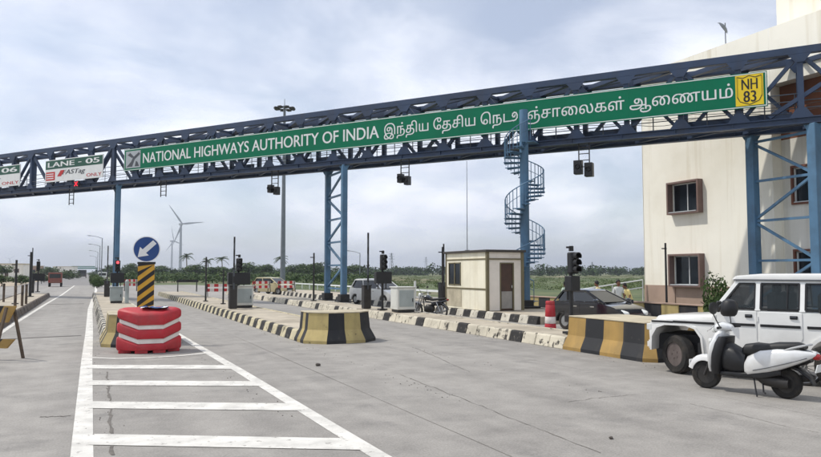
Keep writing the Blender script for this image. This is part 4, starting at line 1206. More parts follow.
    hl = MB().lathe([(.10, 0), (.10, .03), (.05, .05), (.001, .055)], (.53, sgn * .56, .86), 16, 'x').build('headlight', 'lamp_white', jeep, smooth=True)
    MB().span((.47, sgn * .735, .80), (.575, sgn * (BY + .004), .92)).build('indicator', 'lamp_white', jeep, bevel=.01)
for i in range(7): MB().span((.552, -.36 + i * .11, .74), (.575, -.31 + i * .11, .94)).build('grille_slot', 'black_plastic', jeep)
MB().span((.50, -.76, .44), (.60, .76, .60)).build('front_bumper', 'paint_white', jeep, bevel=.03, smooth=True, seg=2)
MB().span((-3.46, -.80, .46), (-3.34, .80, .60)).build('rear_bumper', 'black_plastic', jeep, bevel=.02)
mb = MB(); mb.loft([[(-.70, -.74, 1.22), (-.70, .74, 1.22), (-1.06, .66, 1.755), (-1.06, -.66, 1.755)], [(-.715, -.74, 1.215), (-.715, .74, 1.215), (-1.075, .66, 1.75), (-1.075, -.66, 1.75)]]); mb.build('windscreen', 'screen_glass', jeep)
MB().span((-3.33, -.66, 1.28), (-3.32, .66, 1.72)).build('rear_window', 'car_glass', jeep)
MB().span((-.3, -.74, .42), (.42, .74, .9)).build('engine_bay', 'interior_dark', jeep) if False else None
MB().span((-.72, -.74, 1.10), (-.95, .74, 1.27)).build('dashboard', 'interior_dark', jeep)
for x in (-1.65, -2.45):
    for y in (-.38, .38):
        st = MB().box((x, y, 1.25), (.16, .52, .62)).build('seat', 'interior_dark', jeep, bevel=.04)
        MB().box((x - .02, y, 1.63), (.10, .26, .16)).build('headrest', 'interior_dark', st, bevel=.03)
mb = MB(); mb.lathe([(.19, -.012), (.205, 0), (.19, .012), (.175, 0)], (0, 0, 0), 20, 'x', closed=True); mb.v = [Matrix.Rotation(R(-25), 3, 'Y') @ v + Vector((-1.05, -.36, 1.32)) for v in mb.v]; mb.build('steering_wheel', 'black_plastic', jeep)
ms = wheel_mesh(.362, .23, 'steel_rim')
wheel(jeep, 0, .69, .362, .23, ms=ms).rotation_euler.z = R(-27); wheel(jeep, 0, -.69, .362, .23, flip=True, ms=ms)
wheel(jeep, -2.68, .69, .362, .23, ms=ms); wheel(jeep, -2.68, -.69, .362, .23, flip=True, ms=ms)
MB().span((-.5, -.5, .40), (.5, .5, .72)).build('chassis', 'interior_dark', jeep)

# --- two wheelers
def scooter(loc, rz, label):
    t = thing('motor_scooter', label, 'scooter', loc, rz)
    r, WB = .228, 1.26
    ms = wheel_mesh(r, .10, 'engine_grey'); msf = wheel_mesh(r, .095, 'engine_grey')
    wheel(t, 0, 0, r, .1, ms=ms); wheel(t, WB, 0, r, .1, ms=msf).rotation_euler.z = R(8)
    # front mudguard
    mb = MB(); rings = []
    for a in range(20, 171, 15):
        ca, sa = math.cos(R(a)), math.sin(R(a)); R1 = r + .045 + .03 * math.sin(R(a))
        rings.append([(WB + (R1 + dz) * ca, y, r + (R1 + dz) * sa) for y, dz in ((-.085, -.07), (-.08, .0), (-.04, .03), (.04, .03), (.08, 0), (.085, -.07))])
    mb.loft(rings, cap=True); mb.build('front_mudguard', 'paint_scooter_white', t, smooth=True, ang=50)
    for sg in (-1, 1): MB().tube((WB, sg * .075, r), (WB - .16, sg * .06, .62), .022, None, 8).build('fork', 'engine_grey', t)
    # apron: white outer shell, black inside
    st = [(.30, WB - .14, 0, .05, .13), (.36, WB - .145, 0, .055, .17), (.55, WB - .17, 0, .075, .235), (.75, WB - .22, 0, .085, .235), (.92, WB - .29, 0, .075, .185), (.99, WB - .32, 0, .05, .10)]
    MB().ell(st, 20, 0, 2.6, 'z').build('apron', 'paint_scooter_white', t, smooth=True)
    st = [(.28, WB - .23, 0, .05, .15), (.40, WB - .24, 0, .06, .185), (.60, WB - .265, 0, .07, .19), (.78, WB - .31, 0, .07, .17), (.88, WB - .35, 0, .05, .13)]
    MB().ell([(a_, b_ - .01, c_, d_ + .03, e_ + .065) for a_, b_, c_, d_, e_ in st], 18, 0, 3, 'z').build('leg_shield', 'black_plastic', t, smooth=True)
    MB().ell([(.97, 0, .30, .16, .035), (.9, 0, .295, .18, .045), (.58, 0, .30, .18, .05), (.50, 0, .33, .17, .06)], 14, 0, 4).build('floorboard', 'black_plastic', t, smooth=True)
    # bag of black mats filling the footwell
    MB().ell([(.96, 0, .54, .15, .20), (.88, 0, .55, .19, .26), (.70, 0, .50, .19, .22), (.56, 0, .48, .15, .18)], 14, 0, 2.6).build('footwell_panel', 'black_plastic', t, smooth=True)
    # headset
    MB().ell([(WB - .16, 0, .99, .05, .04), (WB - .22, 0, 1.01, .12, .075), (WB - .32, 0, 1.03, .15, .08), (WB - .42, 0, 1.02, .11, .06), (WB - .46, 0, 1.01, .06, .04)], 16, 0, 2.3).build('handlebar_cowl', 'paint_scooter_white', t, smooth=True)
    MB().ell([(WB - .135, 0, .97, .05, .03), (WB - .15, 0, .98, .085, .055), (WB - .19, 0, .99, .10, .06)], 14).build('headlight', 'lamp_white', t, smooth=True)
    MB().path([(WB - .38, -.34, 1.03), (WB - .33, -.18, 1.03), (WB - .31, 0, 1.02), (WB - .33, .18, 1.03), (WB - .38, .34, 1.03)], .017, 8).build('handlebar', 'black_metal', t)
    for sg in (-1, 1):
        MB().tube((WB - .375, sg * .24, 1.03), (WB - .40, sg * .37, 1.03), .022, None, 8).build('grip', 'black_plastic', t)
        MB().path([(WB - .27, sg * .22, 1.05), (WB - .21, sg * .26, .985), (WB - .22, sg * .36, .97)], .007, 5).build('brake_lever', 'chrome', t)
        mr = MB(); mr.ell([(-.018, 0, 0, .07, .05), (-.008, 0, 0, .125, .10), (.02, 0, 0, .105, .085), (.035, 0, 0, .04, .03)], 16)
        mr.v = [v + Vector((WB - .30, sg * .31, 1.34)) for v in mr.v]
        mo = mr.build('mirror', 'black_plastic', t, smooth=True)
        MB().path([(WB - .34, sg * .2, 1.05), (WB - .30, sg * .25, 1.18), (WB - .29, sg * .32, 1.28)], .009, 6).build('mirror_stem', 'black_metal', mo)
        MB().ell([(WB - .13, sg * .13, .80, .045, .03), (WB - .165, sg * .15, .80, .06, .045), (WB - .20, sg * .16, .80, .05, .04)], 10).build('indicator', 'lamp_white', t, smooth=True)
        # body side panels
        MB().ell([(.56, sg * .10, .42, .06, .10), (.50, sg * .12, .45, .085, .16), (.30, sg * .135, .53, .10, .185), (.05, sg * .14, .59, .10, .165), (-.20, sg * .12, .65, .09, .115), (-.40, sg * .07, .69, .06, .05), (-.46, sg * .05, .70, .03, .02)], 16, 0, 2.5).build('side_panel', 'paint_scooter_white', t, smooth=True)
        MB().path([(.40, sg * .215, .40), (.2, sg * .238, .455), (-.12, sg * .222, .56), (-.36, sg * .14, .65)], .008, 6).build('side_trim', 'sign_darkgrey', t)
    MB().ell([(.55, 0, .45, .10, .14), (.3, 0, .52, .13, .2), (-.1, 0, .6, .12, .14), (-.38, 0, .66, .08, .08)], 14).build('body_core', 'black_plastic', t, smooth=True)
    MB().ell([(.62, 0, .68, .08, .05), (.57, 0, .695, .135, .09), (.42, 0, .715, .16, .10), (.25, 0, .715, .165, .095), (.10, 0, .755, .16, .09), (-.18, 0, .79, .14, .075), (-.30, 0, .80, .08, .035)], 18, 0, 3).build('seat', 'seat_black', t, smooth=True)
    MB().path([(.04, .17, .70), (-.16, .17, .78), (-.34, .11, .835), (-.38, 0, .845), (-.34, -.11, .835), (-.16, -.17, .78), (.04, -.17, .70)], .016, 8).build('grab_rail', 'paint_silver', t, smooth=True)
    MB().ell([(-.42, 0, .67, .09, .05), (-.47, 0, .665, .085, .045), (-.50, 0, .66, .05, .03)], 14).build('tail_light', 'lamp_red', t, smooth=True)
    MB().box((-.47, 0, .50), (.015, .2, .12), M=Matrix.Rotation(R(-15), 3, 'Y')).build('number_plate', 'sign_white', t)
    MB().ell([(.42, 0.0, .30, .09, .07), (.30, .05, .27, .11, .10), (.05, .09, .24, .075, .09), (-.08, .09, .235, .06, .07)], 14).build('engine', 'engine_grey', t, smooth=True)
    MB().ell([(.26, -.13, .25, .04, .04), (.1, -.14, .26, .055, .06), (-.3, -.14, .33, .055, .06), (-.36, -.14, .34, .03, .03)], 12).build('silencer', 'engine_grey', t, smooth=True)
    MB().ell([(.0, 0, .50, .07, .02), (-.2, 0, .46, .08, .03), (-.36, 0, .34, .08, .03), (-.40, 0, .26, .07, .02)], 10, 0, 3).build('rear_mudguard', 'black_plastic', t, smooth=True)
    MB().path([(.42, .14, .27), (.36, .22, .10), (.33, .25, .012)], .012, 6).build('side_stand', 'black_metal', t)
    MB().path([(.30, .12, .25), (.27, .16, .08), (.24, .17, .06)], .014, 6).build('centre_stand', 'black_metal', t)
    MB().box((WB + .255, 0, .41), (.012, .16, .09)).build('front_number_plate', 'sign_white', t)
    for sg in (-1, 1): MB().ell([(.62, sg * .165, .30, .012, .03), (.3, sg * .185, .33, .014, .05), (.0, sg * .17, .40, .012, .035)], 8).build('lower_cover', 'black_plastic', t, smooth=True)
    return t
f, rr_ = ground(707, 388), ground(790, 399)
dirv = (f - rr_).normalized()
scooter(f - dirv * 1.26, math.atan2(dirv.y, dirv.x), 'white scooter with black seat parked on its stand beside the white jeep')

def motorcycle(loc, rz, label, tank):
    t = thing('motorcycle', label, 'motorcycle', loc, rz)
    r, WB = .30, 1.27
    ty = MB(); ty.lathe([(r * .84, -.035), (r * .95, -.045), (r, -.02), (r, .02), (r * .95, .045), (r * .84, .035)], (0, 0, 0), 28, 'y', closed=True); ty = withmat(ty.mesh('tyre', smooth=True), 'tyre')
    rm = MB(); rm.lathe([(r * .84, -.03), (r * .84, .03), (r * .78, .02), (r * .78, -.02)], (0, 0, 0), 24, 'y', closed=True); rm.tube((0, -.05, 0), (0, .05, 0), .05, None, 10)
    for i in range(12):
        a = math.pi * 2 * i / 12; rm.tube((0.04 * math.cos(a), 0, .04 * math.sin(a)), (r * .79 * math.cos(a + .3), 0, r * .79 * math.sin(a + .3)), .005, None, 4)
    rm = withmat(rm.mesh('rim', smooth=True), 'bright_rim')
    for x in (0, WB): wheel(t, x, 0, r, .09, ms=(ty, rm))
    for x, a0, a1 in ((WB, 20, 150), (0, 40, 170)):
        mb = MB(); rings = []
        for a in range(a0, a1 + 1, 13):
            ca, sa = math.cos(R(a)), math.sin(R(a)); rings.append([(x + (r + .03 + d) * ca, y, r + (r + .03 + d) * sa) for y, d in ((-.07, -.03), (-.06, .01), (0, .025), (.06, .01), (.07, -.03), (0, .012))])
        mb.loft(rings); mb.build('mudguard', tank, t, smooth=True, ang=60)
    for sg in (-1, 1):
        MB().tube((WB, sg * .09, r), (WB - .27, sg * .08, .98), .022, None, 8).build('fork', 'chrome', t)
        MB().tube((0, sg * .11, r), (.18, sg * .13, .68), .022, None, 8).build('shock_absorber', 'chrome', t)
        MB().path([(WB - .36, sg * .2, 1.08), (WB - .30, sg * .32, 1.25)], .008, 5).build('mirror_stem', 'black_metal', t)
        MB().ell([(WB - .32, sg * .34, 1.28, .06, .04), (WB - .30, sg * .34, 1.28, .075, .05), (WB - .28, sg * .34, 1.28, .04, .03)], 10).build('mirror', 'black_plastic', t)
    MB().path([(WB - .48, -.36, 1.02), (WB - .34, -.22, 1.05), (WB - .30, 0, .99), (WB - .34, .22, 1.05), (WB - .48, .36, 1.02)], .015, 8).build('handlebar', 'black_metal', t)
    MB().ell([(WB - .10, 0, .92, .05, .06), (WB - .14, 0, .93, .10, .11), (WB - .24, 0, .94, .10, .11), (WB - .30, 0, .94, .06, .07)], 14).build('headlight', 'lamp_white', t, smooth=True)
    MB().ell([(WB - .36, 0, .84, .06, .06), (WB - .42, 0, .85, .12, .10), (WB - .62, 0, .84, .14, .11), (WB - .76, 0, .80, .09, .07)], 16).build('tank', tank, t, smooth=True)
    MB().ell([(.52, 0, .76, .09, .04), (.4, 0, .77, .12, .05), (.0, 0, .80, .12, .05), (-.2, 0, .83, .09, .03)], 14, 0, 3).build('seat', 'seat_black', t, smooth=True)
    MB().ell([(.85, 0, .34, .08, .08), (.75, 0, .40, .12, .17), (.5, 0, .40, .13, .17), (.38, 0, .38, .08, .1)], 12).build('engine', 'engine_grey', t, smooth=True)
    MB().path([(WB - .30, 0, .9), (.8, 0, .68), (.3, 0, .62), (.5, 0, .3), (.85, 0, .28), (WB - .32, 0, .8)], .025, 6).build('frame', 'black_metal', t)
    MB().path([(.8, -.13, .25), (.4, -.15, .22), (-.2, -.16, .33)], .04, 8, 0, [.02, .04, .045]).build('exhaust', 'chrome', t, smooth=True)
    MB().ell([(.45, 0, .58, .13, .08), (.2, 0, .62, .14, .09), (-.1, 0, .70, .10, .05), (-.3, 0, .76, .06, .04)], 12).build('side_panel', tank, t, smooth=True)
    MB().ell([(-.28, 0, .78, .05, .04), (-.34, 0, .78, .045, .03)], 10).build('tail_light', 'lamp_red', t)
    MB().path([(.55, .12, .28), (.52, .24, .012)], .012, 6).build('side_stand', 'black_metal', t)
    return t
motorcycle(Vector((13.35, 25.9, 0)), R(118), 'dark parked motorcycle left of the toll booth', 'paint_charcoal')
q = ground(822, 392); hv = Vector((math.cos(R(120)), math.sin(R(120)), 0))
motorcycle(q - hv * 1.27 + Vector((.35, .55, 0)), R(120), 'silver motorcycle behind the scooter, cut by the right edge', 'paint_silver')

hw_ = far(727, 10.95); he = thing('crash_helmet', 'black crash helmet hung over the scooter mirror', 'helmet', (hw_.x, hw_.y, 1.235), math.atan2(dirv.y, dirv.x))
MB().ell([(0.0, 0, 0, .085, .075), (.03, 0, 0, .115, .105), (.10, -.005, 0, .135, .118), (.18, -.01, 0, .128, .112), (.24, -.01, 0, .09, .08), (.265, -.01, 0, .03, .03)], 20, 0, 2.1, 'z').build('shell', 'black_plastic', he, smooth=True)
MB().ell([(.09, .085, 0, .058, .085), (.13, .085, 0, .064, .092), (.17, .08, 0, .058, .085)], 16, 0, 2.1, 'z').build('visor', 'lens_dark', he, smooth=True)
# --- hatchbacks
def hatchback(loc, rz, paint, label, L=3.45, Wd=1.5, Ht=1.42, group='passenger cars'):
    """local x forward from the rear bumper, origin mid length on the ground"""
    t = thing('hatchback_car', label, 'car', loc, rz, group)
    o = -L / 2; hw = Wd / 2
    r = .285; xr, xf = .58, L - .62
    def X(p): return [(x + o, z) for x, z in p]
    prof = [(.04, .34), (.0, .62), (.06, .92), (.3, .96), (L - 1.02, .95), (L - .35, .80), (L - .06, .66), (L, .50), (L - .02, .28), (xf + r + .09, .26)]
    pr = [(L - .02, .28), (L, .50), (L - .06, .66), (L - .35, .80), (L - 1.02, .95), (.3, .96), (.06, .92), (0, .62), (.04, .34), (.2, .26)]
    pr += arch(xr, .27, r + .06, 8) + [(xr + r + .1, .22), (xf - r - .1, .22)] + arch(xf, .27, r + .06, 8)
    MB().prism(X(pr), -hw, hw, 'y').build('body', paint, t, bevel=.055, smooth=True, seg=2, ang=50)
    zb, zt = .93, Ht - .05
    bl_, tl = (.10 + o, L - .80 + o), (.38 + o, L - 1.62 + o)
    hb_, ht_ = hw - .05, hw - .20
    def gp_(f, z, sg):          # f 0 rear .. 1 front
        k = (z - zb) / (zt - zb); x0 = bl_[0] + (tl[0] - bl_[0]) * k; x1 = bl_[1] + (tl[1] - bl_[1]) * k
        return Vector((x0 + (x1 - x0) * f, sg * (hb_ + (ht_ - hb_) * k), z))
    def pane(nm, pts):
        mb = MB(); c = sum(pts, Vector()) / len(pts); nn = (pts[1] - pts[0]).cross(pts[2] - pts[0]).normalized()
        mb.loft([[p for p in pts], [p + nn * .008 for p in pts]]); mb.build(nm, 'window_dark', t)
    for sg in (-1, 1):
        pane('front_side_window', [gp_(.46, zb + .03, sg), gp_(.93, zb + .03, sg), gp_(.95, zt - .04, sg), gp_(.44, zt - .04, sg)])
        pane('rear_side_window', [gp_(.08, zb + .03, sg), gp_(.43, zb + .03, sg), gp_(.41, zt - .04, sg), gp_(.10, zt - .04, sg)])
        for f0, f1 in ((.0, .0), (.445, .425), (1, 1)):
            mb = MB(); mb.bar(gp_(f0, zb - .02, sg), gp_(f1, zt, sg), .075, .05); mb.build('pillar', paint, t)
        MB().bar(gp_(0, zt, sg), gp_(1, zt, sg), .06, .06).build('roof_rail', paint, t)
        for x in (L * .36, L * .60):
            MB().box((x + o, sg * (hw + .008), .80), (.16, .03, .035)).build('door_handle', 'chrome', t)
        MB().span((L * .2 + o, sg * (hw - .002), .25), (L * .42 + o, sg * (hw + .006), .90)).build('rear_door', paint, t, bevel=.004)
        MB().span((L * .425 + o, sg * (hw - .002), .25), (L * .69 + o, sg * (hw + .006), .90)).build('front_door', paint, t, bevel=.004)
        MB().ell([(L - 1.02 + o, sg * (hw + .10), 1.0, .09, .05), (L - .96 + o, sg * (hw + .10), 1.0, .10, .06), (L - .88 + o, sg * (hw + .10), 1.0, .05, .03)], 10).build('door_mirror', paint, t, smooth=True)
        MB().ell([(L - .50 + o, sg * (hw - .14), .74, .05, .02), (L - .30 + o, sg * (hw - .18), .70, .13, .06), (L - .06 + o, sg * (hw - .24), .62, .14, .07), (L - .0 + o, sg * (hw - .26), .60, .06, .04)], 12).build('headlight', 'lamp_white', t, smooth=True)
        MB().box((.02 + o, sg * (hw - .12), .80), (.08, .16, .26)).build('tail_light', 'lamp_red', t, bevel=.02)
    pane('windscreen', [gp_(1, zb + .02, -1), gp_(1, zb + .02, 1), gp_(1, zt - .02, 1), gp_(1, zt - .02, -1)])
    pane('rear_window', [gp_(0, zb + .08, 1), gp_(0, zb + .08, -1), gp_(0, zt - .04, -1), gp_(0, zt - .04, 1)])
    MB().ell([(tl[0] - .06, 0, zt + .0, ht_ - .06, .01), (tl[0] + .05, 0, zt + .02, ht_ + .01, .035), ((tl[0] + tl[1]) / 2, 0, zt + .03, ht_ + .02, .045), (tl[1] - .05, 0, zt + .01, ht_ + .01, .035), (tl[1] + .06, 0, zt - .02, ht_ - .05, .01)], 18, 0, 5).build('roof', paint, t, smooth=True)
    MB().span((.5 + o, -hw + .2, .5), (L - 1.0 + o, hw - .2, .97)).build('cabin', 'interior_dark', t)
    MB().span((L - .02 + o, -.35, .40), (L + .012 + o, .35, .56)).build('grille', 'black_plastic', t)
    MB().span((L + .004 + o, -.22, .30), (L + .016 + o, .22, .38)).build('number_plate', 'sign_white', t)
    ms = wheel_mesh(r, .17, 'bright_rim')
    for x in (xr, xf):
        for sg in (-1, 1): wheel(t, x + o, sg * (hw - .10), r, .17, flip=sg < 0, ms=ms)
    return t
hatchback(Vector((15.45, 18.55, 0)), R(-80), 'paint_charcoal', 'charcoal hatchback facing right behind the striped concrete block', 3.0, 1.42, 1.34)
hatchback(far(379, 42), R(-70), 'paint_white', 'white car behind the traffic light left of the white cabinet', 3.7, 1.6, 1.5)
hatchback(far(274, 61), R(-55), 'paint_yellow', 'pale yellow car behind the red and white barricades', 3.6, 1.6, 1.45)

def van(loc, rz, L, Wd, Ht, paint, label, cat='truck'):
    t = thing('light_truck', label, cat, loc, rz, 'vehicles far down the road')
    MB().prism([(-L / 2, .5), (-L / 2, Ht), (L * .12, Ht), (L * .12, .5)], -Wd / 2, Wd / 2, 'y').build('cargo_body', paint, t, bevel=.04)
    MB().prism([(L * .14, .45), (L * .14, Ht * .86), (L * .36, Ht * .86), (L * .5, Ht * .5), (L * .5, .45)], -Wd * .46, Wd * .46, 'y').build('cab', paint, t, bevel=.05)
    MB().span((-L / 2 - .02, -Wd * .4, Ht * .62), (-L / 2 - .005, Wd * .4, Ht * .9)).build('rear_window', 'window_dark', t)
    for sg in (-1, 1):
        MB().box((-L / 2 - .02, sg * Wd * .42, .75), (.04, .14, .2)).build('tail_light', 'lamp_red', t)
        MB().span((L * .2, sg * Wd * .462, Ht * .55), (L * .38, sg * Wd * .47, Ht * .8)).build('side_window', 'window_dark', t)
    ms = wheel_mesh(.36, .2, 'steel_rim')
    for x in (-L * .3, L * .33):
        for sg in (-1, 1): wheel(t, x, sg * (Wd / 2 - .12), .36, .2, flip=sg < 0, ms=ms)
    return t
van(far(56.5, 92), R(90), 3.2, 1.6, 1.85, 'paint_far_red', 'small red brown truck far up the left lane')
van(far(83, 225), R(90), 6, 2.4, 2.6, 'paint_far_dark', 'dark truck far away near the distant green gantry', 'truck')
van(far(103, 150), R(90), 3.6, 1.7, 1.9, 'paint_white', 'white van far off behind the median bushes', 'van')

# red plastic drum-like barrier left of the charcoal car
p = far(549.5, 22.5); 
dr_ = thing('traffic_barrel', 'red and white plastic barrier beside the charcoal car', 'barrier', Vector((p.x, p.y, 0)))
for i, (z0, z1, m_) in enumerate(((0, .28, 'plastic_red'), (.28, .50, 'band_white'), (.50, .88, 'plastic_red'), (.88, 1.0, 'plastic_red'))):
    r0, r1 = .19 - z0 * .05, .19 - z1 * .05
    MB().lathe([(r0 - .01, z0 + .003), (r0, z0 + .02), (r1, z1 - .02), (r1 - .01, z1 - .003)], (0, 0, 0), 18).build('band' if m_ == 'band_white' else 'tier', m_, dr_, smooth=True)

# ================================================================== RIGHT SIDE WALLS, RAILS
kw = tag(thing('kerb_wall', None, None, (22.6, 24, 0)), kind='structure')
blk = MB(); blk.span((-.14, .01, 0), (.14, .99, .55)); bm_ = [withmat(blk.mesh('wall_block', bevel=.02), m) for m in ('barrier_pale_yellow', 'barrier_black')]
for i in range(26): inst('wall_block', bm_[i % 2], kw, (random.uniform(-.01, .01), -10 + i, 0))
MB().span((-.18, -10, .552), (.18, 16, .60)).build('coping', 'plinth_mauve', kw)
gr = thing('guard_rail', 'low white guard rail beyond the toll booth', 'railing', (22.6, 60, 0))
for i in range(16): MB().box((0, -20 + i * 3, .28), (.08, .08, .56)).build('post', 'sign_white', gr)
MB().span((-.09, -20, .50), (-.04, 25, .64)).build('rail', 'sign_white', gr)
hr = thing('stair_handrail', 'pale pipe handrail sloping beside the building corner', 'railing', (25.2, 29.6, 0))
for z in (.75, 1.15): MB().tube((1.6, -.9, z + .35), (-1.2, .6, z - .15), .035, None, 8).build('pipe', 'sign_white', hr)
for k_ in (0, .5, 1): MB().tube((1.6 - 2.8 * k_, -.9 + 1.5 * k_, 0), (1.6 - 2.8 * k_, -.9 + 1.5 * k_, 1.5 - .5 * k_), .03, None, 8).build('post', 'sign_white', hr)

# ================================================================== PEOPLE
def person(loc, rz, height, shirt, label, lean=0.0, arm=(0.0, 0.0), pack=False):
    root = thing('person', label, 'person', loc, rz, 'people standing behind the car')
    V = []; E_ = []; Rr = []
    def v(p, r, frm=None):
        V.append(p); Rr.append(r); i = len(V) - 1
        if frm is not None: E_.append((frm, i))
        return i
    def ln(x, y, z):      # lean the upper body forward about the hips
        a = lean; dz = max(0, z - .92)
        return (x, y + math.sin(a) * dz, .92 + dz * math.cos(a) if z > .92 else z)
    pel = v((0, 0, .94), (.15, .11)); wa = v(ln(0, 0, 1.10), (.14, .10), pel); ch = v(ln(0, 0, 1.30), (.17, .115), wa); nb = v(ln(0, -.01, 1.44), (.085, .08), ch)
    nk = v(ln(0, .0, 1.50), (.052, .055), nb); h1 = v(ln(0, .02, 1.58), (.072, .085), nk); h2 = v(ln(0, .015, 1.66), (.078, .095), h1); v(ln(0, .0, 1.715), (.05, .06), h2)
    v(ln(0, .115, 1.60), (.012, .014), h1)
    for sg in (-1, 1):
        hp = v((sg * .095, 0, .88), (.092, .095), pel); kn = v((sg * .105, .015, .49), (.06, .062), hp); ak = v((sg * .11, -.01, .10), (.04, .042), kn); v((sg * .12, .13, .04), (.035, .03), ak)
        sh_ = v(ln(sg * .175, -.01, 1.40), (.06, .062), ch); a_ = arm[0 if sg < 0 else 1]
        el = v(ln(sg * .235, -.02 + math.sin(a_) * .18, 1.13), (.042, .042), sh_); wr = v(ln(sg * .24, .05 + math.sin(a_) * .34, .90 + .12 * a_), (.028, .03), el)
        pm = v(ln(sg * .24, .07 + math.sin(a_) * .36, .84 + .12 * a_), (.022, .036), wr)
        for q in range(4):
            yy = .04 + q * .02 + math.sin(a_) * .36; L_ = (.075, .085, .08, .065)[q]
            f1 = v(ln(sg * .242, yy, .80 + .12 * a_), (.0085, .0085), pm); v(ln(sg * .236, yy + .012, .80 - L_ * .8 + .12 * a_), (.007, .007), f1)
        th = v(ln(sg * .225, .105 + math.sin(a_) * .36, .83 + .12 * a_), (.010, .010), pm); v(ln(sg * .215, .12 + math.sin(a_) * .36, .79 + .12 * a_), (.008, .008), th)
    me = bpy.data.meshes.new('body'); me.from_pydata(V, E_, [])
    o = bpy.data.objects.new('tmp', me); COL.objects.link(o)
    mod = o.modifiers.new('s', 'SKIN'); o.modifiers.new('d', 'SUBSURF').levels = 1
    for i, sv in enumerate(me.skin_vertices[0].data): sv.radius = Rr[i]; sv.use_root = (i == 0)
    bpy.context.view_layer.update()
    dg = bpy.context.evaluated_depsgraph_get()
    nm = bpy.data.meshes.new_from_object(o.evaluated_get(dg)); nm.name = 'body'
    bpy.data.objects.remove(o)
    for m in ('skin', shirt, 'trousers', 'black_plastic'): nm.materials.append(MAT[m])
    ca, sa = math.cos(lean), math.sin(lean)
    for p in nm.polygons:
        c = p.center; dz = c.z - .92; y = c.y
        z = .92 + (dz / max(.2, ca) if dz > 0 else dz); p.use_smooth = True
        if z > 1.475: k = 0
        elif z > .90 and not (abs(c.x) > .19 and z < 1.18): k = 1
        elif abs(c.x) > .20: k = 0
        elif z > .09: k = 2
        else: k = 3
        p.material_index = k
    b = bpy.data.objects.new('body', nm); COL.objects.link(b); b.parent = root
    hp = Vector(ln(0, -.012, 1.665))
    mb = MB(); mb.ell([(hp.z - .07, 0, hp.y - .05, .085, .065), (hp.z - .02, 0, hp.y - .02, .098, .10), (hp.z + .05, 0, hp.y, .092, .105), (hp.z + .10, 0, hp.y, .06, .075), (hp.z + .12, 0, hp.y, .02, .025)], 14, 0, 2, 'z'); mb.build('hair', 'hair', root, smooth=True)
    for sg in (-1, 1):
        e = Vector(ln(sg * .034, .108, 1.625)); MB().box(e, (.026, .008, .012)).build('eye', 'hair', root)
        e = Vector(ln(sg * .086, .01, 1.60)); MB().ell([(e.x - .008, e.y, e.z, .016, .028), (e.x + .008, e.y, e.z, .02, .032)], 8).build('ear', 'skin', root)
    e = Vector(ln(0, .112, 1.545)); MB().box(e, (.045, .008, .010)).build('mouth', 'lamp_red', root)
    if pack:
        c = Vector(ln(0.03, -.17, 1.25)); MB().box(c, (.26, .12, .40)).build('backpack', 'pack_dark', root, bevel=.04)
    k = height / 1.76; root.scale = (k, k, k)
    return root
person(far(565.5, 31), R(-10), 1.50, 'shirt_pale_green', 'person in a pale green shirt seen over the roof of the charcoal car', .12)
person(far(599.5, 30), R(30), 1.56, 'shirt_cream', 'person in a cream shirt leaning between the car and the others', .25, (.3, .5))
person(far(617.5, 28.5), R(160), 1.60, 'shirt_grey', 'person in a light grey shirt standing tallest of the group', 0.03, (.2, .1), True)
person(far(630, 29), R(75), 1.52, 'shirt_yellow', 'person in a yellowish shirt bending beside the handrail', .45, (.5, .6))

# ================================================================== FAR THINGS
# wind turbines
def turbine(x, yh, hub, rot, blade, facing, label):
    dist = (hub - EYE) * FPX / (HOR - yh)
    p = far(x, dist)
    t = thing('wind_turbine', label, 'wind turbine', p, facing, 'wind turbines on the horizon')
    MB().tube((0, 0, 0), (0, 0, hub - 1.5), 2.6, 1.5, 16).build('tower', 'turbine_backlit_grey', t, smooth=True)
    MB().ell([(-4, 0, hub, 1.2, 1.3), (-3.4, 0, hub, 1.8, 1.9), (5, 0, hub, 1.9, 2.0), (7, 0, hub, 1.2, 1.4)], 12, 0, 3, 'y').build('nacelle', 'turbine_backlit_grey', t, smooth=True)
    hb = MB().lathe([(1.9, -4), (1.7, -6), (.8, -7.2), (.1, -7.5)], (0, 0, hub), 14, 'y').build('hub', 'turbine_backlit_grey', t, smooth=True)
    for i in range(3):
        a = rot + i * R(120); dx_, dz_ = math.sin(a), math.cos(a)
        mb = MB(); rings = []
        for f_, c_, th_ in ((0.03, 1.0, .9), (.12, 1.25, .7), (.22, 1.6, .5), (.55, 1.0, .3), (.85, .6, .18), (1, .2, .08)):
            b_ = Vector((dx_ * blade * f_, -5.6, hub + dz_ * blade * f_)); sd = Vector((dz_, 0, -dx_))
            rings.append([b_ + sd * c_, b_ + Vector((0, th_, 0)), b_ - sd * c_ * 1.0, b_ - Vector((0, th_, 0))])
        mb.loft(rings); mb.build('blade', 'turbine_backlit_grey', t, smooth=True)
    return t
turbine(180.5, 224, 80, R(-37), 37, R(14), 'largest wind turbine, left of the palms')
turbine(172, 241, 80, R(-15), 37, R(40), 'second wind turbine just left of the largest one')
turbine(10, 259, 80, R(50), 38, R(24), 'tiny wind turbine far away at the left edge')

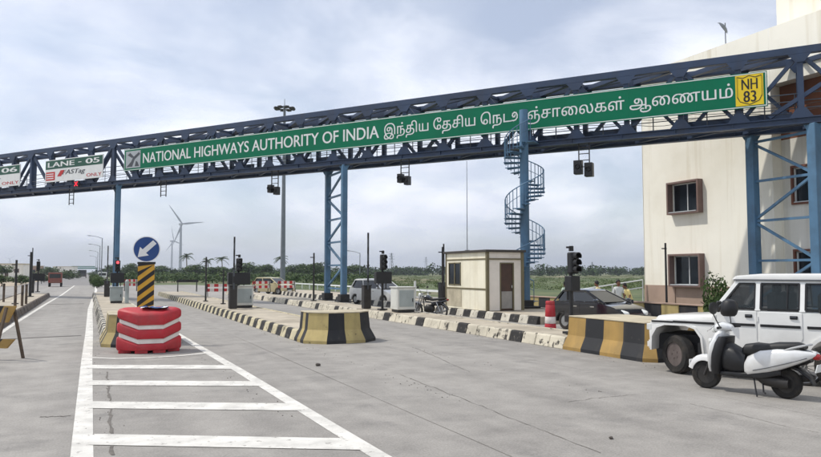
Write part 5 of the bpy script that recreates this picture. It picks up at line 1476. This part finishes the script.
# high mast lamp
hm = far(283, 88); hz_ = zat(hm, 104)
t = thing('high_mast_light', 'tall floodlight mast with a ring of lamps behind the gantry', 'light mast', hm)
MB().tube((0, 0, 0), (0, 0, hz_), .34, .16, 12).build('mast', 'galvanised', t, smooth=True)
MB().lathe([(.9, -.06), (.9, .06), (.8, .06), (.8, -.06)], (0, 0, hz_ - .3), 20, closed=True).build('lamp_ring', 'galvanised', t)
MB().tube((0, 0, hz_), (0, 0, hz_ + .9), .05, .03, 6).build('lightning_rod', 'galvanised', t)
for i in range(8):
    a = i * math.pi / 4; c_, s_ = math.cos(a), math.sin(a)
    l_ = MB().box((1.05 * c_, 1.05 * s_, hz_ - .35), (.62, .5, .24), a).build('floodlight', 'engine_grey', t, bevel=.04)
    MB().bar((0.1 * c_, .1 * s_, hz_ - .2), (.85 * c_, .85 * s_, hz_ - .28), .05, .05).build('bracket', 'galvanised', l_)
# street lamps
for x, d_, y_, lab in ((102, 140, 238, 'nearest street lamp at the left behind the island'), (100, 180, 246, 'second street lamp in the row behind the island'), (98, 235, 252, 'third street lamp in the row behind the island'), (96.5, 310, 257, 'farthest street lamp in the row behind the island'),
                      (360, 150, 253, 'thin street lamp in the field left of the toll booth')):
    p = far(x, d_); h_ = zat(p, y_)
    t = thing('street_lamp', lab, 'street lamp', p, -YAW, 'street lamps along the highway')
    MB().tube((0, 0, 0), (0, 0, h_), .12, .07, 8).build('pole', 'galvanised', t)
    MB().path([(0, 0, h_ - .1), (-1.0, 0, h_ + .25), (-2.3, 0, h_ + .45)], .05, 6).build('arm', 'galvanised', t)
    MB().ell([(-2.2, 0, h_ + .45, .12, .05), (-2.5, 0, h_ + .46, .18, .09), (-3.0, 0, h_ + .48, .14, .05)], 10).build('lamp_head', 'galvanised', t, smooth=True)
# distant green gantry
p = far(84, 860)
t = thing('distant_gantry', 'tiny green gantry spanning the road near the horizon', 'gantry', p, 0)
for sg in (-1, 1): MB().box((sg * 15, 0, 3.6), (.8, .8, 7.2)).build('post', 'sign_green', t)
MB().box((0, 0, 6.6), (32, 1.2, 1.6)).build('beam', 'sign_green', t)
MB().box((0, -.8, 8.6), (26, .3, 1.2)).build('sign_panel', 'sign_green', t)
# transmission towers
def pylon(x, d_, y_, lab):
    p = far(x, d_); h_ = zat(p, y_)
    t = thing('transmission_tower', lab, 'pylon', p, 0.3, 'pylons on the horizon')
    w = h_ * .09
    for sx in (-1, 1):
        for sy_ in (-1, 1): MB().bar((sx * w, sy_ * w, 0), (sx * w * .12, sy_ * w * .12, h_), .18, .18).build('leg', 'galvanised', t)
    for i in range(6):
        z0, z1 = h_ * i / 6, h_ * (i + 1) / 6; k0, k1 = 1 - .88 * i / 6, 1 - .88 * (i + 1) / 6
        for sg in (-1, 1): MB().bar((sg * w * k0, -w * k0, z0), (-sg * w * k1, -w * k1, z1), .12, .12).build('brace', 'galvanised', t)
    for f_, l_ in ((.72, .2), (.84, .17), (.95, .13)): MB().bar((-h_ * l_, 0, h_ * f_), (h_ * l_, 0, h_ * f_), .22, .22).build('cross_arm', 'galvanised', t)
pylon(391.5, 520, 253, 'pylon just right of the second traffic light')
pylon(426, 900, 257, 'fainter pylon left of the toll booth')
pylon(592, 650, 262, 'small pylon above the charcoal car')
# houses on the left horizon
for i, (x, d_, w_, h_, m_, lab) in enumerate(((11, 210, 9, 4.2, 'wall_white', 'pale single storey house at the far left'), (30, 260, 8, 4.0, 'plinth_mauve', 'brownish house right of the pale one at the far left'), (66, 420, 12, 5, 'wall_white', 'tiny pale building left of the distant gantry'))):
    p = far(x, d_)
    t = thing('small_house', lab, 'house', p, -YAW + .2, 'houses on the left horizon')
    MB().box((0, 0, h_ / 2), (w_, 6, h_)).build('wall', m_, t)
    MB().box((0, 0, h_ + .12), (w_ + .5, 6.5, .24)).build('roof', 'cement', t)
    for k_ in (-.3, .3):
        wn = MB().box((k_ * w_, -3.02, h_ * .55), (1.3, .06, 1.2)).build('window', 'brown_frame', t)
        MB().box((k_ * w_, -3.06, h_ * .55), (1.1, .03, 1.0)).build('pane', 'window_dark', wn)
    MB().box((0, -3.02, 1.05), (1.0, .06, 2.1)).build('door', 'door_brown', t)

# ------------------------------------------------------------------ vegetation
def leaf_cloud(n, rx, ry, rz, size, rnd, lobes=6, flat=0.0):
    """leaf-sized faces through a lumpy crown volume; returns verts, faces, material index"""
    L_ = []
    for _ in range(lobes):
        a = rnd.uniform(0, 6.283); z = rnd.uniform(-.5, .75); rr = math.sqrt(max(0, 1 - z * z)) * rnd.uniform(.25, .7)
        L_.append((rr * math.cos(a), rr * math.sin(a), z * .7, rnd.uniform(.34, .58)))
    vs, fs, ms = [], [], []
    for i in range(n):
        lx_, ly_, lz_, lr_ = rnd.choice(L_)
        d = Vector((rnd.gauss(0, 1), rnd.gauss(0, 1), rnd.gauss(0, 1))).normalized() * lr_ * rnd.uniform(.55, 1.05)
        c = Vector(((lx_ + d.x) * rx, (ly_ + d.y) * ry, (lz_ + d.z) * rz))
        nn = (d.normalized() + Vector((rnd.uniform(-.8, .8), rnd.uniform(-.8, .8), rnd.uniform(-.4, .9)))).normalized()
        t1 = nn.orthogonal().normalized(); t2 = nn.cross(t1); s_ = size * rnd.uniform(.6, 1.4)
        a = rnd.uniform(0, 6.28); t1, t2 = t1 * math.cos(a) + t2 * math.sin(a), t2 * math.cos(a) - t1 * math.sin(a)
        k = len(vs); vs += [c - t1 * s_, c + t2 * s_ * .55, c + t1 * s_, c - t2 * s_ * .55]; fs.append((k, k + 1, k + 2, k + 3)); ms.append(rnd.choice((0, 0, 1)) if d.z < .1 else rnd.choice((0, 1, 1)))
    return vs, fs, ms
def leaf_mesh(name, args, mats):
    vs, fs, ms = leaf_cloud(*args); me = bpy.data.meshes.new(name); me.from_pydata(vs, [], fs)
    for m in mats: me.materials.append(MAT[m])
    me.polygons.foreach_set('material_index', ms)
    return me
rnd = random.Random(5)
crowns = [leaf_mesh('crown', (1500, 1, 1, 1, .09, rnd, 9), ('leaf_dark', 'leaf_mid')) for _ in range(4)]
trunk_me = MB(); trunk_me.path([(0, 0, 0), (.02, .01, .25), (-.03, .02, .55), (.02, -.02, .9)], .05, 7, 0, [.06, .045, .035, .02])
for q_ in ((.3, .1, .85), (-.28, .2, .8), (.05, -.3, .9)): trunk_me.path([(0, 0, .5), (q_[0] * .5, q_[1] * .5, .68), q_], .02, 5, 0, [.025, .018, .01])
trunk_me = withmat(trunk_me.mesh('trunk', smooth=True), 'bark')
def tree(p, h_, w_, lab, k):
    t = thing('leafy_tree', lab, 'tree', p, 0, 'trees beyond the plaza')
    inst('trunk', trunk_me, t, (0, 0, 0), (0, 0, k), (h_ * .7, h_ * .7, h_ * .75)); inst('crown', crowns[k % 4], t, (0, 0, h_ * .60), (0, 0, k * 1.3), (w_, w_, h_ * .42))
    return t
tl = [(133, 230, 6.5, 3.6, 'dark tree left of the hazard board'), (158, 240, 5.5, 4, 'broad tree below the wind turbines'), (197, 210, 6.0, 4.4, 'dark tree between the two left palms'), (215, 190, 5.2, 4.2, 'bushy tree behind the middle island pole'), (248, 200, 6.4, 3.6, 'round tree just right of the middle traffic light'),
      (262, 220, 5.8, 4, 'low tree left of the high mast'), (297, 210, 6.0, 4.4, 'tree right of the high mast'), (309, 195, 6.6, 3.8, 'tall tree left of the laced leg'), (320, 230, 7.0, 3.2, 'dark tree right beside the laced leg'), (355, 240, 5.5, 4.5, 'tree right of the laced leg'),
      (110, 300, 7, 4, 'faint tree behind the left gantry post'), (3, 190, 6, 4, 'dark tree at the left edge of the horizon'), (48, 240, 5, 4, 'tree behind the far left traffic light')]
for i, (x, d_, h_, w_, lab) in enumerate(tl): tree(far(x, d_), h_ * .74, w_, lab, i)
def bush(p, h_, w_, lab, k, nm='bush', cat='bush', grp='bushes along the median'):
    t = thing(nm, lab, cat, p, 0, grp)
    inst('stem', trunk_me, t, (0, 0, 0), (0, 0, k), (h_, h_, h_ * .6)); inst('foliage', crowns[k % 4], t, (0, 0, h_ * .52), (0, 0, k * 2.1), (w_, w_, h_ * .62))
for i, (x, d_, h_, w_, lab) in enumerate(((98, 84, 1.2, .7, 'nearest green bush on the median'), (97, 96, 1.3, .8, 'second green bush on the median'), (96, 112, 1.5, .9, 'third green bush on the median'), (95, 135, 1.7, 1.1, 'farthest green bush on the median'),
        (99.5, 88, 1.3, .9, 'bush right of the nearest median bush'), (3, 95, 1.5, 1.8, 'dark bush at the left edge behind the island'), (22, 110, 1.4, 1.7, 'dark bush behind the left poles'), (45, 130, 1.4, 1.6, 'dark bush left of the red brown truck'), (70, 180, 2.2, 3.0, 'low bush left of the far road'))):
    bush(far(x, d_), h_, w_, lab, i)
bush(far(716, 24.5), 1.72, .52, 'rounded dark green shrub between the jeep and the building', 2, 'shrub', 'shrub', None)
# palms
def palm(x, d_, ytop, lab, seed):
    rn = random.Random(seed); p = far(x, d_); h_ = zat(p, ytop) - 1.6
    t = thing('palm_tree', lab, 'palm tree', p, 0, 'palm trees on the horizon')
    pts = [(math.sin(i * .5) * .25, .1 * i, h_ * i / 6) for i in range(7)]
    MB().path(pts, .2, 8, 0, [.28, .24, .21, .2, .18, .17, .16]).build('trunk', 'bark', t, smooth=True)
    top = Vector(pts[-1])
    for i in range(16):
        a = i * 2.399 + rn.uniform(-.2, .2); el = rn.uniform(-.2, 1.1); L_ = rn.uniform(2.6, 3.4)
        sp = []; 
        for k in range(7):
            f_ = k / 6; r_ = L_ * f_ * math.cos(el * (1 - .3 * f_)); z_ = L_ * (f_ * math.sin(el) - .55 * f_ * f_)
            sp.append(top + Vector((math.cos(a) * r_, math.sin(a) * r_, z_)))
        mb = MB(); sd = Vector((-math.sin(a), math.cos(a), 0))
        for k in range(6):
            for j in range(3):
                c = sp[k].lerp(sp[k + 1], j / 3); dd_ = (sp[k + 1] - sp[k]).normalized(); w_ = .75 * (1 - abs(k / 6 - .4) * .9)
                for sg in (-1, 1):
                    tip = c + sd * sg * w_ + dd_ * .35 + Vector((0, 0, -.28)); n_ = mb.add([c, c + dd_ * .16, tip]); mb.face([n_, n_ + 1, n_ + 2])
        mb.path(sp, .03, 4); mb.build('frond', 'frond', t)
palm(186.5, 270, 252, 'tallest palm right of the big wind turbine', 1); palm(208, 280, 257, 'small palm behind the middle island pole', 2); palm(222, 275, 255, 'palm left of the middle traffic light', 3); palm(281, 260, 254, 'palm beside the high mast', 4)
# scrub and far tree belt that read as one mass
def mass(name, label, n, place, quads, size, mats, seed):
    rn = random.Random(seed); vs, fs, ms = [], [], []
    for i in range(n):
        p, w_, h_ = place(rn); a, b, c = leaf_cloud(quads, w_, w_, h_, size * h_, rn, 4)
        k = len(vs); vs += [q + p + Vector((0, 0, h_ * .55)) for q in a]; fs += [tuple(x + k for x in f_) for f_ in b]; ms += c
    me = bpy.data.meshes.new(name); me.from_pydata(vs, [], fs)
    for m in mats: me.materials.append(MAT[m])
    me.polygons.foreach_set('material_index', ms)
    o = bpy.data.objects.new(name, me); COL.objects.link(o)
    return tag(o, label, 'vegetation', kind='stuff')
def pl_scrub(rn):
    while True:
        d_ = 75 * math.exp(rn.uniform(0, 1.6)); x = rn.uniform(150, 720); p = far(x, d_)
        if p.x > 24.5 + max(0, (70 - p.y)) * 0.0 and not (p.x < 42 and p.y < 32): break
    return p, rn.uniform(1.0, 3.0), rn.uniform(.15, .5)
mass('field_scrub', 'low green scrub covering the field behind the toll lanes', 1500, pl_scrub, 60, .20, ('leaf_mid', 'leaf_light'), 3)
def pl_belt(rn):
    x = rn.uniform(-60, 880); d_ = rn.uniform(330, 620) if x > 330 else rn.uniform(230, 420); p = far(x, d_)
    if 55 < x < 98: p = far(rn.choice((rn.uniform(-40, 50), rn.uniform(101, 330))), d_)
    return p, rn.uniform(4, 9), rn.uniform(2.4, 4.4) * (1.0 if x > 330 else .66)
mass('far_tree_belt', 'dark belt of far trees along the horizon', 700, pl_belt, 90, .17, ('leaf_far', 'leaf_dark'), 4)
def pl_mid(rn):
    x = rn.uniform(125, 370); d_ = rn.uniform(110, 220); p = far(x, d_)
    return p, rn.uniform(2, 4.5), rn.uniform(.7, 1.5)
mass('roadside_thicket', 'dark thicket behind the middle islands', 160, pl_mid, 110, .2, ('leaf_dark', 'leaf_mid'), 6)

# loose stones on the road
for i, (x, y, s_, lab) in enumerate(((318, 366, .055, 'small dark stone lying on the road before the middle block'), (611, 439, .03, 'tiny pebble on the road at the lower right'))):
    t = MB(); rn = random.Random(i)
    t.ell([(-s_, 0, s_ * .5, s_ * .3, s_ * .3), (-s_ * .4, .01, s_ * .55, s_ * .7, s_ * .55), (s_ * .4, -.01, s_ * .5, s_ * .8, s_ * .5), (s_, 0, s_ * .4, s_ * .3, s_ * .25)], 9)
    o = t.build('loose_stone', 'stone'); o.location = ground(x, y); o.rotation_euler.z = i + .5
    tag(o, lab, 'stone')

# grit and litter swept against the kerbs
rn = random.Random(9); mb = MB()
for i in range(900):
    ku = rn.choice((-2.45, .28, 2.45, 5.15, 7.55, 10.65, 10.62, 5.12)); u_ = ku + rn.choice((-1, 1)) * abs(rn.gauss(0, .14)); v_ = rn.uniform(9, 45)
    if ku > 10 and u_ > 10.7 and v_ > 11: u_ = 10.62 - rn.random() * .4
    r_ = rn.uniform(.003, .010); c = Vector((u_, v_, .004 + r_ * .4)); a = rn.uniform(0, 3)
    mb.box(c, (r_ * 2, r_ * 1.3, r_ * .8), a)
tag(mb.build('road_grit', 'stone'), 'fine grit scattered over the concrete road', 'grit', kind='stuff')
# ------------------------------------------------------------------ haze
hzm = bpy.data.materials.new('air'); hzm.use_nodes = True; tt = hzm.node_tree; tt.nodes.clear()
vo = N(tt, 'ShaderNodeVolumePrincipled'); vo.inputs['Color'].default_value = (.84, .9, 1.0, 1); vo.inputs['Density'].default_value = 0.00028; vo.inputs['Anisotropy'].default_value = 0.3
oo = N(tt, 'ShaderNodeOutputMaterial'); tt.links.new(vo.outputs[0], oo.inputs['Volume'])
MAT['air'] = hzm
hz = MB().span((-6500, -300, -1.2), (6500, 6500, 150)).build('haze', 'air'); tag(hz, 'pale haze over the far fields', 'haze', kind='stuff')
